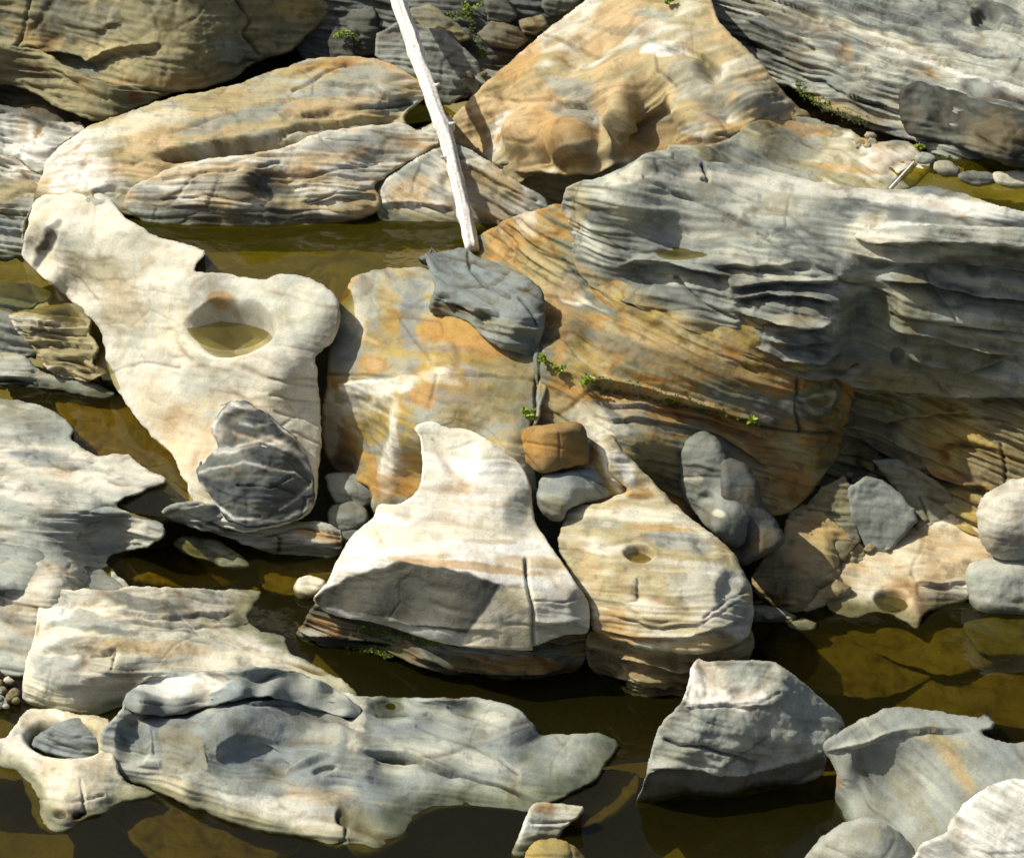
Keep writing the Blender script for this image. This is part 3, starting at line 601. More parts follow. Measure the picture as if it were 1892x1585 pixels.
rock('M7', 'rock_outcrop', 'orange and grey banded rock face in the middle', 'rock',
  [618,610,624,566,640,532,656,510,692,498,742,494,792,498,832,508,900,556,1000,640,1014,700,1000,760,992,800,990,880,1000,930,960,930,900,900,800,950,740,960,690,950,682,900,640,882,606,856,592,800,594,760,602,720,606,660],
  [700,530,18,-10,665,560,30,-28,760,590,35,-5,850,640,45,5,950,680,48,12,640,620,42,-35,640,670,45,-22,740,670,40,-3,660,740,72,-18,740,740,68,-5,850,740,66,2,930,760,64,18,700,850,76,-15,625,800,70,-40,740,840,62,20,960,850,60,30,690,800,72,5],
  [(700,500,183),(642,534,180),(690,945,30),(605,840,40),(830,800,140),(965,850,128)], 'YOTGYCE', bed=(.18,.3,.95), sf=3.6, st=.6, sa=1.3, g=2.6, T=1.2,
  dabs=[(680,545,40,50,0,'L',.7),(760,580,24,70,10,'B',.8),(720,600,20,80,-10,'Y',.6),(650,600,26,60,20,'C',.7),(640,650,34,50,-10,'B',.6),(690,670,34,20,5,'O',.8),(690,672,20,12,0,'P',.6),(860,620,90,25,12,'O',.7),(870,655,110,14,10,'R',.5),(790,655,150,10,6,'Y',.7),(690,715,70,14,0,'V',.7),(660,760,36,20,0,'W',.7),(680,790,50,40,0,'Y',.6),(650,830,16,60,-20,'O',.75),(610,790,14,80,0,'C',.8),(720,860,22,80,8,'V',.7),(750,880,24,50,0,'O',.6),(780,735,30,22,10,'O',.85),(850,720,60,40,0,'R',.35),(930,740,50,40,0,'E',.7),(860,770,60,30,0,'T',.6),(700,900,40,26,0,'O',.6),(940,820,40,40,0,'T',.5),(730,815,14,50,0,'W',.6),(640,860,40,30,0,'S',.6),(950,700,60,40,5,'E',.6),(740,700,40,12,0,'C',.6)],
  bumps=[(690,800,26,70,-8,-3),(735,800,16,90,5,4),(770,860,40,50,30,-8)],
  cracks=[(3,3,600,690,700,695,800,690,990,700),(3,5,995,640,992,720,985,800),(2.5,2,810,690,790,760),(2.5,2,650,700,680,800,695,880),(2.5,2,740,590,800,670,880,690)],
  ledges=[(-3,25,610,705,700,705,760,690,830,688)])
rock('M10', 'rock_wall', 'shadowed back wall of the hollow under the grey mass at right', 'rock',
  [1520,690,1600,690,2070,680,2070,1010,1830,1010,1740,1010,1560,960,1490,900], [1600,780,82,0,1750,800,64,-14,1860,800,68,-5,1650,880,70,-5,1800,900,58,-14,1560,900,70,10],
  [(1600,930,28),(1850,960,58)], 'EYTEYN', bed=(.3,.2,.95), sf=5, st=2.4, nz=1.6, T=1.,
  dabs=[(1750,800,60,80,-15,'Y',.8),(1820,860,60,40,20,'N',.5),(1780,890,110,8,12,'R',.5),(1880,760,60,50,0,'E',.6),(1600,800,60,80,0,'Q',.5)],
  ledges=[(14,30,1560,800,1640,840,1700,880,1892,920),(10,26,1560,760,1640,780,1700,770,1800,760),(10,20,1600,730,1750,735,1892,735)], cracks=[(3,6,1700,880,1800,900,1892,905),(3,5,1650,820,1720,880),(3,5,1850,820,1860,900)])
ms = at(np.array(1400.), np.array(930.), .4)
BIG = thing('rock_outcrop', 'big layered grey rock mass with orange strata at its foot, right of centre', 'rock', tuple(ms))
rock('M9l', 'banded_face', None, None,
  [984,660,1000,600,1000,540,960,512,890,490,872,470,880,440,940,402,1000,386,1040,378,1100,430,1200,500,1400,580,1560,660,1582,700,1572,760,1558,810,1548,840,1530,870,1506,905,1460,945,1400,960,1330,940,1260,960,1180,960,1120,960,1080,940,1000,880,986,800,992,720],
  [940,430,28,-30,980,480,40,-25,1030,540,46,-12,1050,620,54,8,1150,620,60,0,1250,640,58,0,1150,690,66,0,1050,720,53,-8,1100,780,50,5,1200,800,64,5,1170,860,68,-12,1300,760,62,5,1400,700,80,4,1400,800,68,8,1480,760,96,10,1530,740,90,40,1545,800,88,60,1480,880,92,15,1430,890,76,0,1230,870,78,10,1140,850,58,10,1330,850,68,8],
  [(885,445,186),(1450,935,55),(1140,870,122),(1000,395,262),(990,760,150),(1250,920,80)], 'ENYTOESCE', bed=(.36,.25,.9), sf=4.6, st=1.2, sa=1.15, parent=BIG, g=2.6, T=1.6, plab='lower face banded in orange, ochre and grey strata',
  dabs=[(960,440,70,40,20,'O',.6),(970,410,20,40,-20,'W',.5),(1000,490,70,36,40,'T',.7),(1060,610,40,40,0,'N',.55),(1040,560,30,40,20,'R',.4),(1150,640,80,20,20,'S',.6),(1270,650,120,14,16,'P',.55),(1200,665,140,22,8,'N',.45),(1310,695,120,18,12,'N',.45),(1440,680,40,60,0,'R',.45),(1440,780,60,30,0,'N',.5),(1520,760,40,70,0,'M',.4),(1060,720,60,14,15,'O',.75),(1240,760,180,9,14,'O',.8),(1330,790,130,10,22,'R',.7),(1220,735,150,8,8,'P',.6),(1150,745,60,10,5,'G',.6),(1180,780,80,18,10,'G',.55),(1440,860,70,18,40,'R',.6),(1470,900,40,30,20,'O',.6),(1200,850,60,50,0,'E',.7),(1120,820,18,70,-10,'C',.8),(1080,780,40,40,0,'C',.6),(1150,880,30,60,-35,'V',.7),(1340,830,110,10,28,'S',.6),(1030,760,24,40,0,'T',.6)],
  bumps=[(1060,600,36,60,10,5),(1200,690,140,22,10,6),(1130,860,20,70,-20,5),(1200,880,50,60,0,-8)],
  cracks=[(3,4,1000,640,996,720,985,800),(3,5,1475,700,1472,760,1480,800),(3,4,1480,745,1530,755),(3,6,1410,790,1480,800,1545,800),(3,3,1040,480,1120,560,1230,610,1400,690),(3,3,1060,500,1150,570)],
  ledges=[(16,40,1080,700,1160,712,1250,738,1330,760,1412,788),(5,14,1090,765,1200,770,1320,800,1430,870),(5,12,1100,740,1200,745,1300,770,1430,820)])
rock('M9t', 'grey_cap', None, None,
  [1036,430,1036,398,1046,346,1110,326,1170,300,1192,284,1262,278,1302,298,1400,308,1520,338,1640,350,1722,344,1800,364,1892,392,2070,402,2070,740,1892,735,1760,735,1660,725,1580,716,1545,700,1500,706,1450,690,1380,660,1300,622,1180,570,1090,530,1052,470],
  [1200,380,15,-8,1350,350,15,0,1500,370,16,0,1750,390,18,0,1110,430,32,-32,1080,490,42,-28,1150,480,40,10,1160,520,77,12,1250,440,6,0,1290,530,79,0,1450,450,28,0,1400,520,71,0,1480,560,75,-5,1560,470,36,0,1550,560,75,14,1400,620,71,-12,1490,660,91,-5,1520,690,95,0,1600,640,91,16,1700,500,63,0,1720,420,15,0,1800,480,96,0,1800,540,75,0,1800,620,89,0,1700,690,96,0,1860,700,92,0,1660,610,93,-5,1300,460,30,0],
  [(1060,470,'M9l+1'),(1100,525,'M9l+.5'),(1200,575,'M9l+.5'),(1300,615,'M9l+.5'),(1400,662,'M9l+1'),(1480,695,'M9l+6'),(1150,335,318),(1850,395,325),(1850,728,'M10+16'),(1700,722,'M10+30')], 'SGDGLSG', bed=(.18,.4,.9), sf=5, st=1.2, bandk=.28, seamk=.7, nz=.8, rnd=2, veins=[(20,'E',.85,1050,470,1090,528,1180,572,1300,622,1380,660,1450,688),(9,'O',.5,1060,490,1180,560,1300,612,1400,664)], parent=BIG, g=2.6, T=1.6, plab='grey upper layers with smooth worn top',
  dabs=[(1300,370,260,50,5,'L',.45),(1500,345,200,18,6,'W',.6),(1180,320,80,14,-20,'C',.7),(1070,380,24,40,0,'T',.6),(1750,380,150,16,8,'V',.5),(1250,465,70,30,-5,'G',.6),(1700,425,120,12,4,'V',.65),(1600,440,40,40,60,'C',.5),(1130,520,80,30,20,'S',.4),(1360,560,60,40,0,'L',.5),(1440,600,60,14,-10,'E',.5),(1250,560,70,26,25,'S',.5),(1450,550,100,34,0,'Z',.5),(1820,490,90,24,3,'Z',.6),(1680,560,50,60,0,'E',.6),(1600,620,60,70,0,'S',.6),(1660,640,60,60,0,'M',.3),(1800,590,110,14,5,'L',.6),(1780,650,100,40,5,'E',.6),(1700,700,120,24,0,'E',.6),(1240,300,60,16,-5,'S',.5),(1180,555,120,18,25,'E',.6),(1310,612,120,18,22,'T',.5),(1440,680,90,16,12,'E',.6),(1720,715,180,18,2,'E',.7),(1600,690,70,26,0,'N',.4)],
  bumps=[(1262,464,54,11,-2,-5,1),(1255,440,100,46,0,-14),(1100,440,50,80,-20,9),(1200,520,80,26,5,-10),(1480,480,120,30,5,6),(1470,580,110,70,0,12),(1610,560,50,110,0,-14),(1750,500,140,22,3,-8),(1780,590,140,18,5,7),(1180,470,70,40,-20,5),(1410,560,70,20,0,6),(1470,600,60,14,-10,9),(1660,662,14,14,0,-8,1),(1600,600,60,120,0,-16),(1270,315,40,24,20,-5),(1190,305,40,20,-10,6)],
  cracks=[(3,5,1190,330,1260,360,1360,400,1420,430),(3,4,1300,330,1420,380),(3,5,1240,520,1300,560,1360,590),(3,5,1650,590,1720,600,1892,620),(3,6,1300,300,1310,330),(3,4,1400,430,1560,520,1640,560),(3,5,1480,690,1560,690,1590,680)],
  ledges=[(14,24,1630,520,1720,526,1800,545,1892,556),(18,22,1360,552,1420,544,1500,548,1545,562),(20,22,1362,578,1420,594,1480,606,1540,598),(16,20,1350,530,1450,520,1560,522),(10,18,1580,470,1660,486,1760,490,1892,500),(10,20,1100,560,1200,590,1300,632,1380,668),(10,16,1420,632,1480,640,1550,630),(14,26,1640,610,1720,622,1820,650,1892,655),(12,24,1680,665,1780,690,1860,670),(12,30,1140,500,1180,482,1230,486,1290,500,1350,512),(12,22,1390,640,1450,668,1520,672,1560,650),(8,14,1320,490,1400,496,1500,490)])
rock('M9s', 'overhanging_slab', None, None, [1580,440,1592,428,1640,420,1700,416,1800,418,1892,420,2070,422,2070,464,1892,460,1800,452,1700,450,1640,452,1604,450],
  [1700,428,14,0,1850,430,14,0,1700,448,92,0,1850,456,95,0,1610,438,30,-30], [(1600,440,'M9t+10'),(1750,440,'M9t+24'),(1900,445,'M9t+26')], 'LGWL', st=.8, rnd=5, g=2.4, parent=BIG, T=.35, plab='pale thin slab with a dark undercut')
rock('M8', 'boulder', 'bluish grey notched block at the foot of the log', 'boulder',
  [786,474,802,468,862,458,892,478,962,505,1002,538,1008,590,1000,642,992,662,950,652,900,630,872,602,860,592,802,582,790,566,802,530],
  [850,482,16,-8,900,520,38,0,945,560,52,5,825,520,34,-22,830,572,92,-10,920,615,78,-5,975,625,86,20,985,570,55,32,880,570,66,-10], [(800,578,'M7+14'),(950,650,'M7+14'),(990,620,'M7+25'),(860,465,212)], 'GBSG', st=1.6, nz=1.3, bed=(.2,.3,.95), rnd=12, g=2.5,
  dabs=[(850,490,60,24,10,'B',.7),(940,530,60,30,30,'B',.6),(830,572,40,10,5,'N',.7),(920,600,60,20,5,'E',.5),(960,630,50,26,0,'S',.6)],
  cracks=[(3,5,866,465,870,500,900,530,940,548),(3,4,960,548,985,575,1000,600)], bumps=[(880,586,12,12,0,-12,1),(815,548,18,9,-10,-8,1),(900,560,40,30,0,-5)], ledges=[(9,16,795,552,840,562,870,575,920,572)])
# ---- right lower group
for (key, nm, lb, ct, o, nn, a, kw) in [
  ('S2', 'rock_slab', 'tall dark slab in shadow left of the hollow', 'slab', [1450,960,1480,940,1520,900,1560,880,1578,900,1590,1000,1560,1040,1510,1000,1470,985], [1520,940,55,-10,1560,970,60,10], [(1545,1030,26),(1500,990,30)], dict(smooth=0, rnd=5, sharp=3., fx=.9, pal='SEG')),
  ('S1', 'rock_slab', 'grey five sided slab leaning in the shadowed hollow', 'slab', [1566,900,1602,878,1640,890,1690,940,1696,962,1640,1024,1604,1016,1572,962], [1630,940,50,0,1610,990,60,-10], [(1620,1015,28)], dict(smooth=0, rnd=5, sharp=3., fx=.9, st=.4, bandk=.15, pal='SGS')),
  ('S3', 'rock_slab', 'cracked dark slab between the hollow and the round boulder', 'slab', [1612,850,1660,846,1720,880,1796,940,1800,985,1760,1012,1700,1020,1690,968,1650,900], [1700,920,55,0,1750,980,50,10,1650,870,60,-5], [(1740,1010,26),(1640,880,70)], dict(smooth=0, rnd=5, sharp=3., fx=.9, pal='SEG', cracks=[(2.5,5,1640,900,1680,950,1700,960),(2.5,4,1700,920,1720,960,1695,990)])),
  ('S4', 'rock_outcrop', 'tan fluted rock below the dark leaning stones', 'rock', [1388,1062,1410,1030,1445,1000,1455,940,1482,930,1520,940,1565,984,1600,1012,1606,1050,1575,1075,1545,1110,1500,1128,1470,1135,1410,1118,1392,1090], [1490,980,38,-12,1560,1020,55,20,1440,1060,38,-15,1500,1060,48,5,1510,1110,78,0,1430,1105,60,-10], [(1470,1130,1),(1400,1100,2),(1560,1085,4),(1480,935,50)], dict(smooth=0, rnd=5, sharp=3., fx=.9, pal='TPTE', dabs=[(1500,1090,50,22,0,'N',.6),(1560,1030,30,40,0,'E',.5),(1530,980,40,30,0,'Y',.4)], bumps=[(1530,1020,16,50,-20,4),(1560,1030,12,50,-15,-5)], wl=0)),
  ('S6', 'rock_slab', 'pale low shelf at the waterline with one oval water hole', 'slab', [1532,1126,1526,1096,1548,1050,1584,1004,1640,980,1700,968,1770,945,1810,970,1840,1000,1840,1060,1795,1085,1786,1110,1720,1128,1702,1140,1697,1166,1660,1142,1612,1132,1584,1144,1556,1138], [1600,1090,16,-8,1660,1060,14,0,1720,1040,18,0,1760,1000,25,-10,1740,1080,40,0,1760,1105,70,0,1650,1135,35,0], [(1697,1160,0),(1610,1132,1),(1580,1140,1),(1760,1112,2),(1770,970,44),(1820,1000,40)], dict(pal='WPCT', st=1.2, wl=0, dabs=[(1740,1095,50,16,0,'L',.6),(1760,1050,50,20,-20,'P',.5)], bumps=[(1650,1108,32,20,8,-9,1),(1640,1075,50,20,0,-2)], ledges=[(5,10,1690,1075,1740,1080,1790,1075)]) ),
  ('S7', 'boulder', 'large pale rounded boulder at the right edge', 'boulder', [1804,960,1812,920,1850,892,1892,882,2070,884,2070,1040,1880,1042,1822,1016], [1860,905,18,-10,1840,950,45,-25,1890,950,50,5,1860,1000,92,-5,1825,980,70,-40], [(1860,1035,42),(1920,1038,42)], dict(bandk=.1, jk=.1, st=.35, pal='LWG', rnd=24, nz=1.4, dabs=[(1850,1000,60,20,0,'N',.5)])),
  ('S8', 'boulder', 'grey boulder at the waterline below the large pale one', 'boulder', [1784,1060,1800,1036,1850,1028,1900,1036,2070,1040,2070,1145,1860,1142,1802,1134,1790,1100], [1840,1045,25,-10,1820,1085,60,-25,1870,1085,60,5,1850,1125,75,0], [(1850,1140,-1),(1800,1130,0)], dict(bandk=.1, jk=.1, st=.35, pal='GLG', rnd=22, wl=0)),
  ('S5', 'stone', 'small wedge shaped stone leaning at the water by the pale shelf', 'stone', [1478,1128,1508,1096,1545,1070,1572,1084,1570,1102,1530,1116,1490,1134], [1530,1088,28,-15,1545,1104,75,10], [(1520,1115,'S4+10'),(1488,1130,0)], dict(smooth=0, rnd=5, sharp=3., fx=.9, pal='ETN', g=2.2)),
  ('S9', 'stone', 'flat pale stone lying in the water by the tan fluted rock', 'stone', [1455,1152,1480,1142,1508,1150,1505,1166,1480,1168,1460,1162], [1480,1150,14,0,1482,1164,70,0], [(1480,1166,-1)], dict(bandk=.1, jk=.1, st=.35, pal='WT', rnd=6, g=2.2, wl=0)),
  ('S10', 'rock_slab', 'dark low slab at the waterline right of the bulging rock', 'slab', [1380,1118,1430,1120,1470,1136,1466,1150,1420,1152,1370,1150], [1420,1132,20,0,1420,1148,60,0], [(1420,1150,0)], dict(pal='SGT', wl=0)),
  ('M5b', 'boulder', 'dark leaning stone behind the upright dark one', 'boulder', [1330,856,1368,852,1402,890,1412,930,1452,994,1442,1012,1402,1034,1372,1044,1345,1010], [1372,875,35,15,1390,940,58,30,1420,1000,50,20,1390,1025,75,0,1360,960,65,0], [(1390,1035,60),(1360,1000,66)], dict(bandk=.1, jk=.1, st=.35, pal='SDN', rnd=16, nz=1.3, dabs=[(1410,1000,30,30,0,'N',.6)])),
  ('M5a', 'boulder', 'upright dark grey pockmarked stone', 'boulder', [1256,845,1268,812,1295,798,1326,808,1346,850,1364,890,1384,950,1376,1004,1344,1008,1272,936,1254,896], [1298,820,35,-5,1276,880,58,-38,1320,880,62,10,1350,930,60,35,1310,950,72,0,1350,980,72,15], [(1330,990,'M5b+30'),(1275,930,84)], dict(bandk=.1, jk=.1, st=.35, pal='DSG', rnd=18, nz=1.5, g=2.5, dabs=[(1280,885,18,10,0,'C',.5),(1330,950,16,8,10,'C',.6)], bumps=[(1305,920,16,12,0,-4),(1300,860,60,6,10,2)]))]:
    kw = dict(kw); kw.setdefault('nz', 1.2); kw.setdefault('st', 1.2); rock(key, nm, lb, ct, o, nn, a, **kw)
# ------------------------------------------------------------------ centre: the two pale blocks
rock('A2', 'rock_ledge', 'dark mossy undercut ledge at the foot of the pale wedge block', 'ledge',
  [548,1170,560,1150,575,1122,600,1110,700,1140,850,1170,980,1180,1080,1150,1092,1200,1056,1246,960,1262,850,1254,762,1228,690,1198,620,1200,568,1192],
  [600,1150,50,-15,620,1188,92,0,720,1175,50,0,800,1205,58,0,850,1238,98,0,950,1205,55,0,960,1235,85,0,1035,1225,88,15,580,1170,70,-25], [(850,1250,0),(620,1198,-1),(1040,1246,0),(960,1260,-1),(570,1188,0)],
  'QSNQE', st=2.4, nz=1.4, bed=(.1,.15,1), sf=8, wl=0, g=2.6, T=1.2,  # dark palette holds the shade below the block's overhang
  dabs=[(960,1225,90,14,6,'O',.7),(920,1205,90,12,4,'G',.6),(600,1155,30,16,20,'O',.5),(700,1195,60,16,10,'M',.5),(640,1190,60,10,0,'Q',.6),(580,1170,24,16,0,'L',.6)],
  ledges=[(10,12,560,1172,640,1180,720,1190),(12,20,760,1215,850,1232,960,1245,1060,1235),(8,12,980,1185,1040,1190,1090,1180)])
rock('A', 'boulder', 'large pale wedge shaped block with a dark broken front face', 'rock',
  [766,790,800,778,880,800,940,840,966,862,980,900,988,960,1012,1000,1042,1042,1068,1082,1088,1112,1090,1152,1084,1170,1050,1172,986,1194,976,1202,850,1194,780,1178,700,1152,620,1138,590,1120,578,1104,604,1076,620,1040,650,990,690,955,700,932,740,930,772,905,780,862,776,812],
  [830,840,26,0,840,930,16,-3,925,880,32,26,962,950,60,52,720,975,30,-34,800,1000,13,-8,900,1000,12,3,995,1030,26,22,655,1015,30,-34,770,1030,16,0,690,1075,88,-14,790,1085,88,-3,880,1105,86,5,700,1120,96,-10,820,1150,98,0,920,1055,30,0,945,1090,52,-8,930,1150,86,-8,1030,1080,38,8,1035,1130,66,6,1040,1160,95,5,970,1160,88,14,850,1180,112,0,880,1050,18,0,1070,1120,55,45],
  [(850,1188,'A2+30'),(700,1150,'A2+28'),(1040,1168,'A2+26'),(590,1115,'A2+20'),(850,800,'M7+4'),(930,842,'M7+5')], 'WCVW', bed=(.08,.55,.8), sf=5, st=.6, nz=.7, g=2.6, rnd=4, jit=2, T=1.3, sharp=3., fx=.25, jk=.3,
  faces=[(90,-6,'Q',.92,578,1104,640,1066,742,1038,775,1042,850,1056,926,1080,905,1112,862,1172,780,1160,700,1138,590,1122),(68,-10,'T',.5,926,1080,952,1100,975,1130,986,1196,930,1200,850,1194,862,1172,905,1112),(112,0,'D',.5,590,1122,700,1138,780,1160,862,1172,850,1194,780,1178,700,1152,620,1138)],  # front face tone: dark rock with some shade painted in
  dabs=[(870,1048,140,9,5,'O',.7),(980,1040,60,12,5,'P',.6),(770,1030,60,7,-3,'O',.5),(1030,1100,40,26,0,'B',.35),(950,1100,30,30,-20,'T',.5),(1050,1130,30,24,0,'L',.6),(1040,1165,50,10,0,'N',.5),(900,930,60,6,5,'O',.35),(955,940,18,40,10,'B',.4),(740,900,24,30,0,'P',.5),(640,1040,40,60,30,'V',.5),(860,880,80,60,10,'V',.25),(900,1000,60,5,3,'Y',.45)],
  cracks=[(3.5,6,972,1035,974,1080,984,1120,987,1195),(2.5,2,800,812,830,830,880,815),(2.5,2,985,1110,1040,1112,1085,1100),(2.5,2,690,970,720,1030)], bumps=[(690,990,24,20,0,-2),(670,1020,18,18,0,-2),(720,950,60,20,-40,3)],
  ledges=[(6,14,985,1150,1040,1152,1090,1148),(3,8,700,1150,800,1158,930,1170)])
rock('Bb', 'rock_ledge', 'dark undercut foot of the bulging block, half in shadow', 'ledge',
  [1082,1200,1090,1165,1150,1180,1250,1200,1330,1190,1380,1160,1394,1180,1380,1230,1330,1280,1240,1300,1180,1290,1120,1262,1086,1230], [1140,1210,75,-5,1220,1240,85,0,1320,1220,85,15,1200,1280,95,0,1370,1200,80,40], [(1180,1286,0),(1300,1285,-1),(1110,1250,0)],
  'SNTQ', st=2.2, bed=(.1,.1,1), sf=8, wl=0, dabs=[(1170,1235,26,26,0,'P',.6),(1230,1250,60,26,10,'N',.5)], ledges=[(10,16,1090,1200,1150,1215,1260,1240,1330,1240),(8,14,1090,1240,1180,1265,1260,1275)], T=1.)
rock('Bk', 'boulder', 'smooth bulging pale block with a small hole, right of the wedge', 'rock',
  [1044,950,1060,936,1100,932,1140,920,1170,910,1200,885,1180,850,1160,830,1150,800,1130,790,1122,820,1110,880,1150,860,1165,850,1220,905,1260,945,1300,975,1345,1010,1378,1060,1390,1100,1388,1150,1365,1188,1300,1205,1210,1200,1140,1180,1092,1160,1088,1110,1066,1078,1040,1030,1030,1000,1040,970]
  if False else [1030,1000,1040,965,1046,940,1062,934,1105,930,1135,918,1160,905,1130,880,1118,850,1112,815,1128,800,1150,828,1180,862,1222,905,1262,945,1302,975,1346,1010,1378,1060,1392,1100,1390,1152,1366,1190,1300,1208,1210,1202,1140,1184,1094,1162,1088,1112,1066,1080,1040,1032],
  [1140,850,40,-20,1190,900,30,5,1090,960,18,-15,1160,960,14,0,1240,980,18,15,1080,1040,26,-28,1160,1040,14,0,1250,1050,20,5,1320,1030,35,30,1120,1110,35,-25,1200,1110,28,-3,1280,1120,38,8,1350,1090,50,38,1375,1130,60,50,1200,1170,70,0,1300,1175,75,12,1130,1165,70,-20,1360,1170,80,35],
  [(1200,1198,'Bb+16'),(1340,1190,'Bb+16'),(1100,1162,'Bb+10'),(1125,812,'M9l+2'),(1118,850,'M9l+4'),(1170,855,'M9l+4'),(1050,945,96)], 'WCTWL', bed=(.1,.5,.85), sf=6, st=1., nz=.8, jk=.3, g=2.6, rnd=10, T=1.3,
  dabs=[(1180,912,36,12,10,'O',.8),(1250,1000,70,20,8,'B',.65),(1110,970,40,12,0,'G',.4),(1210,975,60,6,4,'O',.7),(1130,930,40,10,0,'P',.4),(1090,1050,20,50,-20,'P',.5),(1170,1180,80,9,6,'O',.75),(1130,1150,24,30,40,'O',.6),(1290,1190,70,9,-8,'Y',.6),(1350,1080,26,34,10,'B',.5),(1300,1090,60,30,10,'L',.4),(1120,1000,24,14,0,'T',.5),(1370,1130,20,30,0,'G',.6),(1150,860,16,40,-25,'V',.6)],
  bumps=[(1180,1022,28,14,8,-9,1),(1345,1085,24,36,18,-7),(1180,1090,16,20,0,-2),(1175,912,34,8,8,4),(1300,1010,30,16,30,-4)],
  cracks=[(2.5,3,1178,1070,1176,1105,1160,1112),(2.5,2,1150,1120,1200,1150,1300,1150,1370,1110),(2.5,3,1300,1140,1340,1110,1385,1090),(2.5,2,1110,1010,1200,990,1290,1000)],
  ledges=[(5,12,1100,1160,1180,1180,1280,1178,1380,1140),(3,10,1140,1140,1220,1160,1310,1150)])
rock('M4', 'boulder', 'smooth bluish grey stone under the brown cube stone', 'stone',
  [994,895,1010,876,1060,866,1118,860,1138,870,1143,900,1128,920,1080,930,1052,940,1038,964,1006,956,992,930], [1080,885,28,0,1030,900,32,-30,1120,890,50,35,1020,935,85,-20,1080,920,70,0], [(1020,955,98),(1120,915,104)], 'GBL', rnd=16, nz=.5, st=.4, g=2.4,
  dabs=[(1020,935,34,22,10,'E',.6)], cracks=[(2.5,2,1085,880,1120,900)])
rock('M3', 'boulder', 'smooth orange brown cube shaped stone wedged in the gap', 'stone',
  [961,812,968,792,1000,784,1062,781,1082,792,1088,820,1086,856,1042,866,1002,873,970,858,962,836], [1020,788,8,0,978,820,55,-45,1045,830,84,8,1000,860,92,-15,1075,835,70,45,990,800,30,-25], [(1010,868,'M4+8'),(970,850,128)], 'ONO', rnd=7, nz=.5, st=.3, g=2.2, sharp=4., fx=.2, faces=[(86,12,None,0,1000,800,1060,795,1086,810,1086,856,1042,866,1010,870)],
  dabs=[(1030,850,30,8,0,'N',.5)], cracks=[(2,1,1033,800,1036,865)])
# stones in the slot left of the banded face
for (key, lb, o, nn, a, pl) in [
  ('c1', 'dark round stone in the shaded slot under the banded face', [600,880,640,872,690,886,700,920,668,940,620,930], [650,895,30,-10,650,925,70,0], [(650,935,26)], 'SGD'),
  ('c2', 'grey stone wedged below the slot, left of the wedge block', [604,950,616,932,655,926,680,942,676,970,640,986,612,978], [640,945,25,-10,645,972,72,5], [(640,980,16)], 'SG'),
  ('c3', 'small dark stone between slab and wedge block', [628,985,650,975,672,985,664,1010,636,1015], [650,990,30,0,650,1008,75,0], [(650,1012,4)], 'DS')]:
    rock(key, 'stone', lb, 'stone', o, nn, a, pl, rnd=9, nz=1.2, st=.4, fx=.6, g=2.5)
rock('C1', 'rock_slab', 'layered grey slab in front of the pothole rock', 'slab',
  [298,946,340,925,402,932,450,958,520,962,600,964,632,984,634,1010,620,1032,540,1028,470,1013,400,987,330,966], [380,950,22,0,560,985,24,0,440,985,60,0,480,1003,82,0,590,1018,84,0,500,975,20,0], [(540,1026,1),(330,964,36),(620,1030,1),(430,998,14),(340,932,56),(300,946,52)],
  'GSLE', st=2.2, bed=(.05,.2,1), sf=8, wl=0, dabs=[(595,988,46,12,12,'O',.65),(400,955,50,14,15,'G',.6)], cracks=[(3,6,505,985,518,995,514,1022),(3,4,340,950,420,975,500,990)], ledges=[(6,10,340,955,420,985,500,1000,630,1008)])
rock('C1b', 'rock_slab', 'low pale slab rising from the channel water', 'slab',
  [318,1004,344,988,402,1000,440,1022,462,1046,430,1052,380,1040,335,1022], [370,1008,16,0,420,1035,20,5,360,1028,50,0], [(430,1050,0),(345,1024,0),(320,1004,1)], 'TEWL', st=1.8, wl=0, cracks=[(2.5,2,330,1000,380,1015,430,1035)])
rock('cw', 'stone', 'small rounded white stone left of the wedge block', 'stone', [542,1082,552,1066,575,1062,598,1072,596,1090,575,1108,556,1112,544,1098], [570,1075,25,-15,570,1098,70,0], [(560,1108,0)], 'WCT', rnd=12, nz=.8, g=2.2, wl=0)
# left slabs
rock('L1', 'rock_slab', 'flat bluish slab beside the small upper left pool', 'slab', [-150,528,30,522,88,535,96,550,70,566,30,580,-150,580], [20,550,10,0,20,572,50,0], [(20,576,100),(20,525,118)], 'BGL', st=1.6)
rock('L3', 'rock_slab', 'dark sloping slab at the left edge above the tan ledges', 'slab', [-150,560,20,572,52,612,72,646,40,664,-150,650], [0,600,35,10,20,640,50,5], [(10,650,72),(20,580,102)], 'SGE', st=1.5)
rock('L2', 'rock_ledge', 'thin broken tan ledges left of the pothole rock', 'ledge', [16,582,70,568,142,562,172,588,166,612,182,640,172,672,200,690,160,704,100,694,66,650,36,616], [90,590,18,-5,120,630,20,0,130,680,22,0,90,650,22,-5], [(130,700,62),(70,575,108),(170,600,96),(80,660,76),(170,670,78)], 'TETWT', st=3., bed=(.08,.25,1), sf=9, nz=2,
  ledges=[(7,10,30,606,90,612,170,610),(7,10,40,632,110,636,180,640),(7,10,60,660,120,662,178,660),(6,10,80,684,130,682,180,684)])
rock('L4', 'rock_slab', 'grey slab end at the left edge above the green channel', 'slab', [-150,642,30,652,78,688,150,700,212,726,192,738,120,724,60,718,-150,716], [20,680,22,0,100,700,20,0,30,710,70,0], [(60,716,51),(190,734,51),(0,714,51)], 'GSLT', st=2.6, sf=9, bed=(.05,.2,1), wl=50, ledges=[(7,10,-20,700,40,704,90,712)])
